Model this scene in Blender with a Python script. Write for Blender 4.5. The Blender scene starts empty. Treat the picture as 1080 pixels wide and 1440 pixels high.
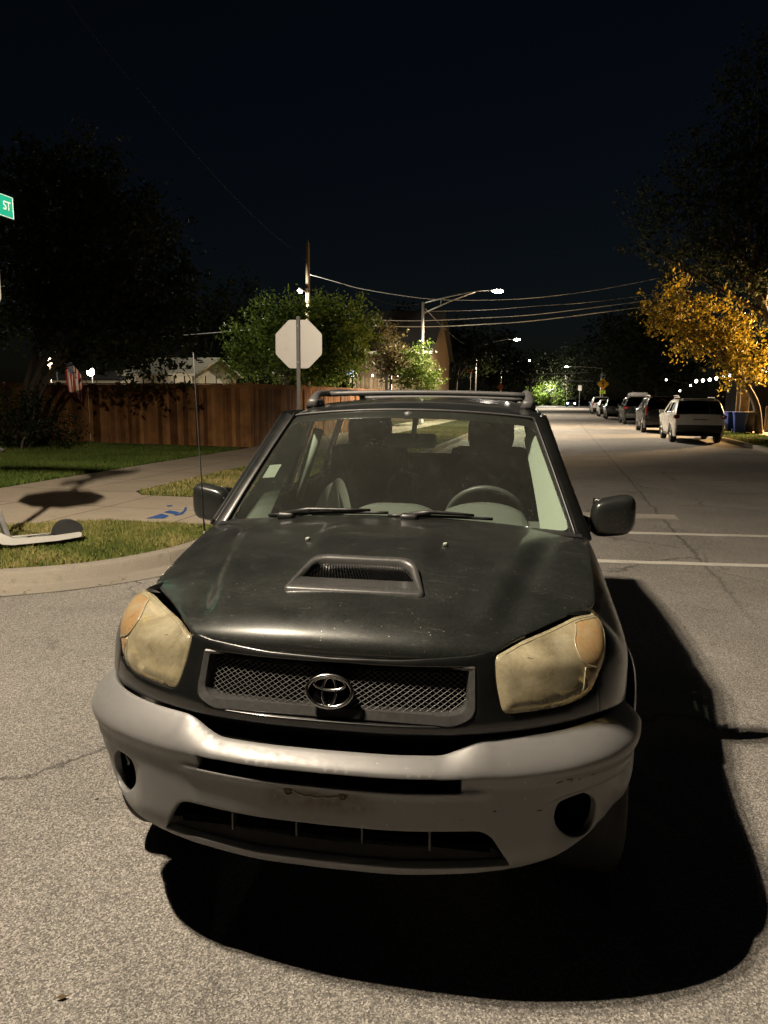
import bpy, bmesh, math, random
import numpy as np
from mathutils import Vector, Matrix
from mathutils.geometry import delaunay_2d_cdt

scene = bpy.context.scene
COL = scene.collection
R = math.radians
rng = np.random.default_rng(7)
random.seed(7)

# ------------------------------------------------------------------ camera
# world axes follow the street: +Y runs down the road, +X across it to the right
cam_d = bpy.data.cameras.new("camera")
cam = bpy.data.objects.new("camera", cam_d)
COL.objects.link(cam)
cam_d.sensor_fit = 'HORIZONTAL'
cam_d.sensor_width = 36.0
cam_d.lens = 34.667
cam_d.clip_start = 0.05
cam_d.clip_end = 2000
cam.matrix_world = (Matrix.Translation((0, 0, 1.66)) @ Matrix.Rotation(R(13.0), 4, 'Z')
                    @ Matrix.Rotation(R(90 - 8.854), 4, 'X') @ Matrix.Rotation(R(0.457), 4, 'Z'))
scene.camera = cam

# ------------------------------------------------------------------ night sky
world = bpy.data.worlds.new("World")
scene.world = world
world.use_nodes = True
wn, wl = world.node_tree.nodes, world.node_tree.links
wn.clear()
w_out = wn.new('ShaderNodeOutputWorld')
w_bg = wn.new('ShaderNodeBackground')
w_sky = wn.new('ShaderNodeTexSky')
w_sky.sky_type = 'NISHITA'
w_sky.sun_disc = False
w_sky.sun_elevation = R(8.0)
w_sky.sun_rotation = R(200)
w_mix = wn.new('ShaderNodeMix')
w_mix.data_type = 'RGBA'
w_mix.blend_type = 'MULTIPLY'
w_mix.inputs[0].default_value = 1.0
w_mix.inputs[7].default_value = (0.0135, 0.0152, 0.0205, 1)
wl.new(w_sky.outputs[0], w_mix.inputs[6])
wl.new(w_mix.outputs[2], w_bg.inputs[0])
w_bg.inputs[1].default_value = 0.038
wl.new(w_bg.outputs[0], w_out.inputs[0])

scene.view_settings.view_transform = 'Standard'
scene.view_settings.look = 'None'
scene.view_settings.exposure = 0.9
scene.view_settings.gamma = 1.0
scene.cycles.use_denoising = True
scene.cycles.max_bounces = 8
scene.cycles.transparent_max_bounces = 16
scene.cycles.sample_clamp_indirect = 4.0
scene.cycles.caustics_reflective = False
scene.cycles.caustics_refractive = False

# the street lamp above the corner (its head is built further down)
LAMP = (-3.1, 1.3, 6.3)
LAMP_W = 1950.0
FAR_W = 5000.0

# ------------------------------------------------------------------ helpers
def link(o):
    COL.objects.link(o)
    return o

def tag(o, label=None, cat=None, group=None, kind=None):
    if label: o['label'] = label
    if cat: o['category'] = cat
    if group: o['group'] = group
    if kind: o['kind'] = kind
    return o

def thing(name, label, cat, loc=(0, 0, 0), rz=0.0, group=None):
    o = link(bpy.data.objects.new(name, None))
    o.location = loc
    o.rotation_euler = (0, 0, rz)
    o.empty_display_size = 0.2
    return tag(o, label, cat, group)

def mesh_obj(name, verts, faces, mat, parent=None, smooth=False):
    me = bpy.data.meshes.new(name)
    me.from_pydata([tuple(map(float, v)) for v in verts], [], [tuple(int(i) for i in f) for f in faces])
    if smooth:
        me.polygons.foreach_set('use_smooth', [True] * len(me.polygons))
    me.update()
    o = link(bpy.data.objects.new(name, me))
    if mat is not None: me.materials.append(mat)
    if parent is not None: o.parent = parent
    return o

def copy_thing(root, loc=None, rz=None):
    r = root.copy(); link(r)
    if loc is not None: r.location = loc
    if rz is not None: r.rotation_euler = (0, 0, rz)
    for ch in list(root.children):
        c = ch.copy(); link(c); c.parent = r
        for g in list(ch.children):
            d = g.copy(); link(d); d.parent = c
    return r

class MB:
    """collects shapes that belong to ONE mesh object"""
    def __init__(self):
        self.v = []; self.f = []
    def add(self, verts, faces):
        b = len(self.v)
        self.v += [tuple(map(float, p)) for p in verts]
        self.f += [tuple(int(i) + b for i in q) for q in faces]
        return self
    def box(self, c, s, rz=0.0, rx=0.0, ry=0.0, bev=0.0):
        bm = bmesh.new()
        bmesh.ops.create_cube(bm, size=1.0)
        bmesh.ops.scale(bm, vec=s, verts=bm.verts)
        if bev > 0:
            bmesh.ops.bevel(bm, geom=bm.edges[:], offset=bev, segments=2, affect='EDGES', profile=0.6)
        M = Matrix.Translation(c) @ Matrix.Rotation(rz, 4, 'Z') @ Matrix.Rotation(ry, 4, 'Y') @ Matrix.Rotation(rx, 4, 'X')
        bm.transform(M)
        bm.verts.index_update()
        self.add([v.co[:] for v in bm.verts], [[v.index for v in f.verts] for f in bm.faces])
        bm.free()
        return self
    def tube(self, pts, r, n=8, cap=True, closed=False):
        P = np.array(pts, float); m = len(P)
        rr = np.full(m, r) if np.isscalar(r) else np.array(r, float)
        T = np.gradient(P, axis=0) if not closed else (np.roll(P, -1, 0) - np.roll(P, 1, 0))
        T /= np.linalg.norm(T, axis=1)[:, None] + 1e-12
        ref = np.array([0, 0, 1.0]) if abs(T[0][2]) < 0.9 else np.array([1.0, 0, 0])
        vs = []
        u = np.cross(ref, T[0]); u /= np.linalg.norm(u)
        for i in range(m):
            u = u - T[i] * (u @ T[i]); u /= np.linalg.norm(u) + 1e-12
            w = np.cross(T[i], u)
            for k in range(n):
                a = 2 * math.pi * k / n
                vs.append(P[i] + rr[i] * (math.cos(a) * u + math.sin(a) * w))
        fs = []
        for i in range(m if closed else m - 1):
            j = (i + 1) % m
            for k in range(n):
                k2 = (k + 1) % n
                fs.append((i * n + k, i * n + k2, j * n + k2, j * n + k))
        if cap and not closed:
            fs.append(tuple(range(n - 1, -1, -1)))
            fs.append(tuple((m - 1) * n + k for k in range(n)))
        return self.add(vs, fs)
    def lathe(self, prof, n=32, M=None, close=False):
        """prof: (r, h) pairs turned about local Z"""
        vs = []; m = len(prof)
        for k in range(n):
            a = 2 * math.pi * k / n
            for r, h in prof:
                p = Vector((r * math.cos(a), r * math.sin(a), h))
                vs.append((M @ p)[:] if M is not None else p[:])
        fs = []
        for k in range(n):
            k2 = (k + 1) % n
            for i in range(m - 1 if not close else m):
                i2 = (i + 1) % m
                fs.append((k * m + i, k2 * m + i, k2 * m + i2, k * m + i2))
        return self.add(vs, fs)
    def ball(self, c, s, nu=16, nv=10):
        vs = []; fs = []
        for j in range(nv + 1):
            t = math.pi * j / nv
            for i in range(nu):
                a = 2 * math.pi * i / nu
                vs.append((c[0] + s[0] * math.sin(t) * math.cos(a), c[1] + s[1] * math.sin(t) * math.sin(a), c[2] + s[2] * math.cos(t)))
        for j in range(nv):
            for i in range(nu):
                i2 = (i + 1) % nu
                fs.append((j * nu + i, (j + 1) * nu + i, (j + 1) * nu + i2, j * nu + i2))
        return self.add(vs, fs)
    def prism(self, poly, y0, y1, axes='xz'):
        """extrude a 2-D outline between two depths"""
        n = len(poly)
        def P(p, d):
            if axes == 'xz': return (p[0], d, p[1])
            if axes == 'yz': return (d, p[0], p[1])
            return (p[0], p[1], d)
        vs = [P(p, y0) for p in poly] + [P(p, y1) for p in poly]
        fs = [tuple(range(n)), tuple(range(2 * n - 1, n - 1, -1))]
        fs += [(i, i + n, (i + 1) % n + n, (i + 1) % n) for i in range(n)]
        return self.add(vs, fs)
    def build(self, name, mat, parent=None, smooth=False, fix=True):
        o = mesh_obj(name, self.v, self.f, mat, parent, smooth)
        if fix:
            bm = bmesh.new(); bm.from_mesh(o.data)
            bmesh.ops.recalc_face_normals(bm, faces=bm.faces[:])
            bm.to_mesh(o.data); bm.free()
        return o

def sharp(o, deg=35):
    """smooth shading with hard creases kept"""
    me = o.data
    me.polygons.foreach_set('use_smooth', [True] * len(me.polygons))
    me.set_sharp_from_angle(angle=R(deg))
    return o

def catmull(P, n=12, closed=False):
    P = np.array(P, float)
    if closed: Q = np.vstack([P[-1], P, P[0], P[1]])
    else: Q = np.vstack([2 * P[0] - P[1], P, 2 * P[-1] - P[-2]])
    out = []
    t = np.linspace(0, 1, n, endpoint=False)[:, None]
    for i in range(1, len(Q) - 2):
        a, b, c, d = Q[i - 1], Q[i], Q[i + 1], Q[i + 2]
        out.append(0.5 * (2 * b + (c - a) * t + (2 * a - 5 * b + 4 * c - d) * t ** 2 + (3 * b - a - 3 * c + d) * t ** 3))
    out = np.vstack(out)
    return out if closed else np.vstack([out, P[-1]])

def fillet(poly, r, n=5):
    """round the corners of a closed outline; r: one radius or one per corner"""
    P = np.array(poly, float); m = len(P); out = []
    for i in range(m):
        a, b, c = P[i - 1], P[i], P[(i + 1) % m]
        rad = r if np.isscalar(r) else r[i]
        la, lc = np.linalg.norm(a - b), np.linalg.norm(c - b)
        d = min(rad, 0.45 * la, 0.45 * lc)
        if d < 1e-4:
            out.append(b); continue
        p, q = b + (a - b) / la * d, b + (c - b) / lc * d
        for t in np.linspace(0, 1, n):
            out.append((1 - t) ** 2 * p + 2 * t * (1 - t) * b + t ** 2 * q)
    return np.array(out)

def pip(poly, pts):
    x, y = pts[:, 0], pts[:, 1]
    c = np.zeros(len(pts), bool)
    j = len(poly) - 1
    for i in range(len(poly)):
        xi, yi = poly[i]; xj, yj = poly[j]
        if yi != yj:
            c ^= ((yi > y) != (yj > y)) & (x < (xj - xi) * (y - yi) / (yj - yi) + xi)
        j = i
    return c

def resample(poly, d):
    P = np.array(poly, float); out = []
    for i in range(len(P)):
        a, b = P[i], P[(i + 1) % len(P)]
        L = np.linalg.norm(b - a)
        if L < 1e-7: continue
        k = max(1, int(math.ceil(L / d)))
        for t in range(k): out.append(a + (b - a) * t / k)
    return np.array(out)

def area2(P):
    x, y = P[:, 0], P[:, 1]
    return 0.5 * np.sum(x * np.roll(y, -1) - np.roll(x, -1) * y)

def patch(name, outline, holes, fmap, res, mat, parent=None, flange=0.02, bev=0.004, smooth=True, hole_flange=None, post=None, normal=None):
    """a panel: a flat outline (with holes) filled with a fine grid and carried onto a curved surface, its rim rolled inwards"""
    loops = []
    for k, lp in enumerate([outline] + list(holes)):
        q = resample(lp, res * 0.8)
        if (area2(q) > 0) != (k == 0): q = q[::-1]
        loops.append(q)
    lo, hi = loops[0].min(0), loops[0].max(0)
    gx = np.arange(lo[0] + res * .5, hi[0], res); gy = np.arange(lo[1] + res * .5, hi[1], res)
    G = np.stack(np.meshgrid(gx, gy), -1).reshape(-1, 2)
    G = G[pip(loops[0], G)]
    for h in loops[1:]: G = G[~pip(h, G)]
    B = np.vstack(loops)
    if len(G):
        keep = np.ones(len(G), bool)
        for s in range(0, len(G), 4000):
            d = np.sqrt(((G[s:s + 4000, None, :] - B[None]) ** 2).sum(-1)).min(1)
            keep[s:s + 4000] = d > res * 0.45
        G = G[keep]
    pts = np.vstack([B, G]) if len(G) else B
    edges = []; b0 = 0
    for lp in loops:
        n = len(lp)
        edges += [(b0 + i, b0 + (i + 1) % n) for i in range(n)]
        b0 += n
    vc, _, fc, ov, _, _ = delaunay_2d_cdt([Vector(p) for p in pts], edges, [], 0, 1e-7, True)
    V = np.array([v[:] for v in vc]); F = [list(f) for f in fc]
    cen = np.array([V[f].mean(0) for f in F])
    ok = pip(loops[0], cen)
    for h in loops[1:]: ok &= ~pip(h, cen)
    F = [f for f, o_ in zip(F, ok) if o_]
    F = [f if area2(V[f]) > 0 else f[::-1] for f in F]
    back = {}
    for i, src in enumerate(ov):
        for s in src: back[s] = i
    e = 2e-4
    def full(uv):
        p = fmap(uv[:, 0], uv[:, 1])
        du = fmap(uv[:, 0] + e, uv[:, 1]) - fmap(uv[:, 0] - e, uv[:, 1])
        dv = fmap(uv[:, 0], uv[:, 1] + e) - fmap(uv[:, 0], uv[:, 1] - e)
        n = np.cross(du, dv); n /= np.linalg.norm(n, axis=1)[:, None] + 1e-12
        return p, n
    P3, N3 = full(V)
    verts = [P3]; faces = list(F); nb = len(P3); b0 = 0
    for li, lp in enumerate(loops):
        n = len(lp)
        idx = np.array([back[b0 + i] for i in range(n)]); b0 += n
        p, nn = P3[idx], N3[idx]
        t = np.roll(p, -1, 0) - np.roll(p, 1, 0); t /= np.linalg.norm(t, axis=1)[:, None] + 1e-12
        o = np.cross(t, nn)
        fl = flange if li == 0 or hole_flange is None else hole_flange
        prev = idx
        rings = [(0.6 * bev, 0.25 * bev), (bev, bev)] + ([(bev, fl)] if fl > bev else [])
        for (do, dd) in rings:
            q = p + o * do - nn * dd
            cur = np.arange(n) + nb; nb += n
            verts.append(q)
            for i in range(n):
                j = (i + 1) % n
                faces.append((prev[j], prev[i], cur[i], cur[j]))
            prev = cur
    allv = np.vstack(verts)
    if post is not None: allv = post(allv)
    o = mesh_obj(name, allv, faces, mat, parent, smooth)
    return o

# ------------------------------------------------------------------ materials
def new_mat(name):
    m = bpy.data.materials.new(name); m.use_nodes = True
    nt = m.node_tree
    return m, nt, nt.nodes['Principled BSDF'], nt.nodes, nt.links

def noise(nodes, links, scale, detail=4, rough=0.55, vec=None, dist=0.0):
    n = nodes.new('ShaderNodeTexNoise')
    n.inputs['Scale'].default_value = scale; n.inputs['Detail'].default_value = detail
    n.inputs['Roughness'].default_value = rough; n.inputs['Distortion'].default_value = dist
    if vec is not None: links.new(vec, n.inputs['Vector'])
    return n

def ramp(nodes, links, src, stops):
    r = nodes.new('ShaderNodeValToRGB')
    el = r.color_ramp.elements
    while len(el) < len(stops): el.new(0.5)
    for e_, (p, c) in zip(el, stops):
        e_.position = p
        e_.color = (c, c, c, 1) if np.isscalar(c) else (*c, 1)
    links.new(src, r.inputs[0])
    return r

def mixc(nodes, links, fac, a, b, mode='MIX'):
    m = nodes.new('ShaderNodeMix'); m.data_type = 'RGBA'; m.blend_type = mode
    for sock, val in ((m.inputs[0], fac), (m.inputs[6], a), (m.inputs[7], b)):
        if hasattr(val, 'is_output'): links.new(val, sock)
        elif np.isscalar(val): sock.default_value = val
        else: sock.default_value = (*val, 1)
    return m.outputs[2]

def objvec(nodes, scale=None):
    return nodes.new('ShaderNodeTexCoord').outputs['Object']

def bump(nodes, links, bsdf, height, strength=0.3, dist=0.01):
    b = nodes.new('ShaderNodeBump')
    b.inputs['Strength'].default_value = strength; b.inputs['Distance'].default_value = dist
    links.new(height, b.inputs['Height']); links.new(b.outputs[0], bsdf.inputs['Normal'])

def simple(name, col, rough=0.5, metal=0.0, var=0.25, scale=30.0, bmp=0.0, coat=0.0, spec=0.5):
    """one colour with small procedural wear in tone and gloss"""
    m, nt, b, N, L = new_mat(name)
    n = noise(N, L, scale, 5, 0.6, objvec(N))
    c = mixc(N, L, n.outputs[0], tuple(x * (1 - var) for x in col), tuple(min(1, x * (1 + var)) for x in col))
    L.new(c, b.inputs['Base Color'])
    r = ramp(N, L, n.outputs[0], [(0.3, max(0.02, rough * 0.8)), (0.7, min(1, rough * 1.2))])
    L.new(r.outputs[0], b.inputs['Roughness'])
    b.inputs['Metallic'].default_value = metal
    b.inputs['Coat Weight'].default_value = coat
    b.inputs['Coat Roughness'].default_value = 0.08
    b.inputs['Specular IOR Level'].default_value = spec
    if bmp: bump(N, L, b, n.outputs[0], bmp, 0.004)
    return m

def emit(name, col, s):
    m, nt, b, N, L = new_mat(name)
    b.inputs['Base Color'].default_value = (*col, 1)
    b.inputs['Emission Color'].default_value = (*col, 1)
    b.inputs['Emission Strength'].default_value = s
    return m

def glass_mat(name, tint, dust=0.0, rough=0.0, dustcol=(0.5, 0.52, 0.46)):
    """thin glass: see-through sheet, mirror-like at grazing angles, with dust and streaks lying on it"""
    m, nt, b, N, L = new_mat(name)
    N.remove(b)
    out = N['Material Output']
    tr = N.new('ShaderNodeBsdfTransparent'); tr.inputs[0].default_value = (*tint, 1)
    gl = N.new('ShaderNodeBsdfGlossy'); gl.inputs['Roughness'].default_value = 0.03 + rough
    fr = N.new('ShaderNodeFresnel')
    ge = N.new('ShaderNodeNewGeometry'); io = N.new('ShaderNodeMapRange')      # a thin sheet reflects alike from both faces
    io.inputs[3].default_value = 1.5; io.inputs[4].default_value = 1 / 1.5
    L.new(ge.outputs['Backfacing'], io.inputs[0]); L.new(io.outputs[0], fr.inputs[0])
    mx = N.new('ShaderNodeMixShader')
    L.new(fr.outputs[0], mx.inputs[0]); L.new(tr.outputs[0], mx.inputs[1]); L.new(gl.outputs[0], mx.inputs[2])
    last = mx.outputs[0]
    if dust > 0:
        df = N.new('ShaderNodeBsdfDiffuse'); df.inputs[0].default_value = (*dustcol, 1)
        v = objvec(N)
        n1 = noise(N, L, 2.6, 6, 0.65, v, 0.6)
        mp = N.new('ShaderNodeMapping'); mp.inputs['Scale'].default_value = (11, 6, 5); mp.inputs['Rotation'].default_value = (0.3, 0.7, 0.2); L.new(v, mp.inputs[0])
        n2 = noise(N, L, 1.0, 7, 0.7, mp.outputs[0], 2.2)
        vo = N.new('ShaderNodeTexVoronoi'); vo.inputs['Scale'].default_value = 75; L.new(v, vo.inputs['Vector'])
        sp = ramp(N, L, vo.outputs['Distance'], [(0.06, 1.0), (0.16, 0.0)])
        n3 = noise(N, L, 9, 3, 0.5, v)
        spm = N.new('ShaderNodeMath'); spm.operation = 'MULTIPLY'
        r3 = ramp(N, L, n3.outputs[0], [(0.56, 0.0), (0.66, 1.0)])
        L.new(sp.outputs[0], spm.inputs[0]); L.new(r3.outputs[0], spm.inputs[1])
        a = N.new('ShaderNodeMath'); a.operation = 'MULTIPLY'
        r1 = ramp(N, L, n1.outputs[0], [(0.3, 0.6), (0.8, 1.0)])
        r2 = ramp(N, L, n2.outputs[0], [(0.5, 0.72), (0.72, 1.0)])
        L.new(r1.outputs[0], a.inputs[0]); L.new(r2.outputs[0], a.inputs[1])
        s = N.new('ShaderNodeMath'); s.operation = 'MULTIPLY_ADD'
        L.new(a.outputs[0], s.inputs[0]); s.inputs[1].default_value = dust
        s2 = N.new('ShaderNodeMath'); s2.operation = 'MULTIPLY'; L.new(spm.outputs[0], s2.inputs[0]); s2.inputs[1].default_value = 0.32 if dust > 0.03 else 0.1
        L.new(s2.outputs[0], s.inputs[2])
        m2 = N.new('ShaderNodeMixShader')
        L.new(s.outputs[0], m2.inputs[0]); L.new(last, m2.inputs[1]); L.new(df.outputs[0], m2.inputs[2])
        last = m2.outputs[0]
    L.new(last, out.inputs[0])
    return m

def street_optic(d, base=0.8, side=2.3):
    """street lamp optic: throws more light sideways along the road than straight down"""
    d.use_nodes = True
    N, L = d.node_tree.nodes, d.node_tree.links
    tc = N.new('ShaderNodeTexCoord'); sp = N.new('ShaderNodeSeparateXYZ'); L.new(tc.outputs['Normal'], sp.inputs[0])
    a = N.new('ShaderNodeMath'); a.operation = 'ABSOLUTE'; L.new(sp.outputs[2], a.inputs[0])
    m = N.new('ShaderNodeMath'); m.operation = 'MULTIPLY_ADD'; L.new(a.outputs[0], m.inputs[0]); m.inputs[1].default_value = -side; m.inputs[2].default_value = base + side
    L.new(m.outputs[0], N['Emission'].inputs['Strength'])

def lum(name, kind, loc, watts, col=(1, 0.83, 0.62), size=0.3, size_y=None, rot=None, parent=None, spot=None, spread=None):
    d = bpy.data.lights.new(name, kind)
    d.energy = watts; d.color = col
    if kind == 'AREA':
        d.shape = 'RECTANGLE'; d.size = size; d.size_y = size_y or size
        if spread: d.spread = R(spread)
    elif kind == 'SPOT':
        d.shadow_soft_size = size; d.spot_size = R(spot or 140); d.spot_blend = 0.35
    else: d.shadow_soft_size = size
    o = link(bpy.data.objects.new(name, d))
    o.location = loc
    if rot: o.rotation_euler = rot
    if parent is not None: o.parent = parent
    return o
M = {}

# ------------------------------------------------------------------ the street: ground, kerbs, pavement
_cam_m = np.array(cam.matrix_world.to_3x3())
def ray(u, v):
    return _cam_m @ np.array([(u - 540) / 1040.0, (720 - v) / 1040.0, -1.0])
def at(u, v, b):
    d = ray(u, v); k = b / d[1]
    return np.array([d[0] * k, b, 1.66 + d[2] * k])
def onground(u, v, z=0.0):
    d = ray(u, v); k = (z - 1.66) / d[2]
    return np.array([d[0] * k, d[1] * k, z])

def asphalt():
    m, nt, b, N, L = new_mat('worn_asphalt')
    v = objvec(N)
    vo = N.new('ShaderNodeTexVoronoi'); vo.inputs['Scale'].default_value = 185; L.new(v, vo.inputs['Vector'])
    n1 = noise(N, L, 240, 3, 0.7, v); n2 = noise(N, L, 0.55, 6, 0.6, v, 0.5); n3 = noise(N, L, 5, 5, 0.65, v)
    st = ramp(N, L, vo.outputs['Color'], [(0.15, (0.105, 0.099, 0.090)), (0.55, (0.225, 0.212, 0.193)), (0.92, (0.45, 0.425, 0.385))])
    g = ramp(N, L, n1.outputs[0], [(0.36, 0.45), (0.62, 1.22)])
    c = mixc(N, L, 1.0, st.outputs[0], g.outputs[0], 'MULTIPLY')
    l1 = ramp(N, L, n2.outputs[0], [(0.3, 0.78), (0.7, 1.14)])
    c = mixc(N, L, 1.0, c, l1.outputs[0], 'MULTIPLY')
    l2 = ramp(N, L, n3.outputs[0], [(0.28, 0.72), (0.44, 1.0)])
    c = mixc(N, L, 0.7, c, l2.outputs[0], 'MULTIPLY')
    n6 = noise(N, L, 1.9, 5, 0.7, v, 0.8); l6 = ramp(N, L, n6.outputs[0], [(0.62, 1.0), (0.70, 0.70)])
    c = mixc(N, L, 1.0, c, l6.outputs[0], 'MULTIPLY')
    # cracks: thin wandering lines; one long seam down the middle of the street
    dn = noise(N, L, 1.3, 5, 0.6, v); 
    ad = N.new('ShaderNodeMix'); ad.data_type = 'RGBA'; ad.blend_type = 'ADD'; ad.inputs[0].default_value = 0.8
    L.new(v, ad.inputs[6]); L.new(dn.outputs['Color'], ad.inputs[7])
    vc = N.new('ShaderNodeTexVoronoi'); vc.feature = 'DISTANCE_TO_EDGE'; vc.inputs['Scale'].default_value = 0.42; L.new(ad.outputs[2], vc.inputs['Vector'])
    cr = ramp(N, L, vc.outputs['Distance'], [(0.0, 0.42), (0.0045, 0.55), (0.009, 1.0)])
    km = noise(N, L, 0.35, 2, 0.5, v); kr = ramp(N, L, km.outputs[0], [(0.42, 0.0), (0.55, 0.95)])
    c = mixc(N, L, kr.outputs[0], c, mixc(N, L, 1.0, c, cr.outputs[0], 'MULTIPLY'))
    sx = N.new('ShaderNodeSeparateXYZ'); L.new(v, sx.inputs[0])
    w = noise(N, L, 0.9, 5, 0.7, v)
    q = N.new('ShaderNodeMath'); q.operation = 'MULTIPLY_ADD'; L.new(w.outputs[0], q.inputs[0]); q.inputs[1].default_value = 0.22; L.new(sx.outputs[0], q.inputs[2])
    q2 = N.new('ShaderNodeMath'); q2.operation = 'SUBTRACT'; L.new(q.outputs[0], q2.inputs[0]); q2.inputs[1].default_value = 1.62
    q3 = N.new('ShaderNodeMath'); q3.operation = 'ABSOLUTE'; L.new(q2.outputs[0], q3.inputs[0])
    sr = ramp(N, L, q3.outputs[0], [(0.0, 0.55), (0.014, 0.66), (0.03, 1.0)])
    yr = N.new('ShaderNodeMapRange'); L.new(sx.outputs[1], yr.inputs[0]); yr.inputs[1].default_value = 5; yr.inputs[2].default_value = 8
    c = mixc(N, L, yr.outputs[0], c, mixc(N, L, 1.0, c, sr.outputs[0], 'MULTIPLY'))
    L.new(c, b.inputs['Base Color'])
    b.inputs['Roughness'].default_value = 0.85; b.inputs['Specular IOR Level'].default_value = 0.25
    mx = mixc(N, L, 0.5, vo.outputs['Distance'], n1.outputs[0])
    bump(N, L, b, mx, 0.55, 0.006)
    return m

def concrete(name, base, joint=1.5):
    m, nt, b, N, L = new_mat(name)
    v = objvec(N)
    n1 = noise(N, L, 1.4, 7, 0.65, v, 0.3); n2 = noise(N, L, 130, 3, 0.7, v); n3 = noise(N, L, 9, 5, 0.7, v)
    c = mixc(N, L, n1.outputs[0], tuple(x * 0.72 for x in base), tuple(x * 1.2 for x in base))
    g = ramp(N, L, n2.outputs[0], [(0.3, 0.78), (0.65, 1.1)]); c = mixc(N, L, 1.0, c, g.outputs[0], 'MULTIPLY')
    s = ramp(N, L, n3.outputs[0], [(0.3, 0.6), (0.42, 1.0)]); c = mixc(N, L, 0.6, c, s.outputs[0], 'MULTIPLY')
    if joint:
        br = N.new('ShaderNodeTexBrick'); br.offset = 0.0
        br.inputs['Scale'].default_value = 1.0; br.inputs['Mortar Size'].default_value = 0.012
        br.inputs['Brick Width'].default_value = joint; br.inputs['Row Height'].default_value = joint
        br.inputs[1].default_value = (1, 1, 1, 1); br.inputs[2].default_value = (0.9, 0.9, 0.9, 1); br.inputs[3].default_value = (0.33, 0.3, 0.27, 1)
        L.new(v, br.inputs['Vector']); c = mixc(N, L, 1.0, c, br.outputs[0], 'MULTIPLY')
    L.new(c, b.inputs['Base Color']); b.inputs['Roughness'].default_value = 0.88; b.inputs['Specular IOR Level'].default_value = 0.2
    bump(N, L, b, n2.outputs[0], 0.25, 0.004)
    return m

M['asphalt'] = asphalt()
M['concrete'] = concrete('pavement_concrete', (0.40, 0.345, 0.27))
M['kerb'] = concrete('kerb_concrete', (0.25, 0.225, 0.185), 0)
M['soil'] = simple('lawn_soil', (0.040, 0.040, 0.018), 0.95, 0, 0.5, 6, 0.4, 0, 0.1)

def sheet_obj(name, poly, z, mat):
    o = mesh_obj(name, [(p[0], p[1], z) for p in poly], [tuple(range(len(poly)))], mat)
    return tag(o, kind='structure')
sheet_obj('ground', [(-900, -300), (900, -300), (900, 1500), (-900, 1500)], -0.05, M['soil'])
sheet_obj('road', [(-70, -30), (70, -30), (70, 240), (-70, 240)], 0.0, M['asphalt'])

KA, KB, KR = -3.55, 5.05, 2.05          # left kerb line, cross street kerb line, corner radius
arc = [(KA - KR + KR * math.cos(t), KB + KR + KR * math.sin(t)) for t in np.linspace(-math.pi / 2, 0, 24)]
left_line = [(-60, KB), (-30, KB), (-15, KB), (-9, KB)] + arc + [(KA, 12), (KA, 30), (KA, 70), (KA, 150)]
RB, RR = 20.2, 4.0
arc2 = [(6.55 + RR - RR * math.cos(t), RB + RR - RR * math.sin(t)) for t in np.linspace(0, math.pi / 2, 20)]
right_line = [(6.55, 150), (6.55, 70), (6.55, 40)] + arc2 + [(20, RB), (60, RB)]
def dense(line, d):
    P = np.array(line, float); L_ = np.concatenate([[0], np.cumsum(np.linalg.norm(np.diff(P, axis=0), axis=1))])
    s = np.linspace(0, L_[-1], int(L_[-1] / d) + 2)
    return np.stack([np.interp(s, L_, P[:, 0]), np.interp(s, L_, P[:, 1])], 1), s
def kerb(name, line, side):
    P, s = dense(line, 0.15)
    T = np.gradient(P, axis=0); T /= np.linalg.norm(T, axis=1)[:, None]
    Nn = np.stack([-T[:, 1], T[:, 0]], 1) * side
    prof = [(-.30, .006), (-.012, .010), (.0, .03), (.014, .105), (.03, .128), (.06, .135), (.165, .134), (.17, .05)]
    b = MB()
    seg = 20
    for i0 in range(0, len(P) - 1, seg):
        i1 = min(i0 + seg, len(P) - 1)
        vs = []; n_ = i1 - i0 + 1
        for i in range(i0, i1 + 1):
            sh = 0.0
            if i == i0: sh = .006
            if i == i1: sh = -.006
            for o_, h in prof:
                q = P[i] + Nn[i] * o_ + T[i] * sh
                vs.append((q[0], q[1], h + (.002 * math.sin(i * .7) if h > .02 else 0)))
        m_ = len(prof)
        b.add(vs, [(k * m_ + j, k * m_ + j + 1, (k + 1) * m_ + j + 1, (k + 1) * m_ + j) for k in range(n_ - 1) for j in range(m_ - 1)])
        b.add([vs[j] for j in range(m_)] + [vs[-m_ + j] for j in range(m_)], [tuple(range(1, m_)), tuple(m_ + j for j in range(m_ - 1, 0, -1))])
    o = b.build(name, M['kerb'], None, False)
    sharp(o, 40)
    return tag(o, kind='structure')
kerb('kerb', left_line, 1.0)
kerb('kerb', right_line, 1.0)
def inset(line, side, d):
    P, _ = dense(line, 0.4); T = np.gradient(P, axis=0); T /= np.linalg.norm(T, axis=1)[:, None]
    return P + np.stack([-T[:, 1], T[:, 0]], 1) * side * d
LI = inset(left_line, 1, .165); RI = inset(right_line, 1, .165)
sheet_obj('lawn', list(LI) + [(-60, 150)], .118, M['soil'])
sheet_obj('lawn', list(RI) + [(60, 150)], .118, M['soil'])
SW = [(KA - .165, 8.05), (-5.3, 8.0), (-5.75, 7.75), (-6.5, 7.15), (-60, 7.05), (-60, 10.25), (-8.85, 10.2), (-8.88, 13), (-8.88, 150), (-6.63, 150), (-6.63, 14), (-6.55, 10.6), (-6.2, 10.2), (KA - .165, 10.2)]
sheet_obj('pavement', SW[::-1], .130, M['concrete'])
sheet_obj('pavement', [(8.9, 24), (10.4, 24), (10.4, 150), (8.9, 150)], .130, M['concrete'])

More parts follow.
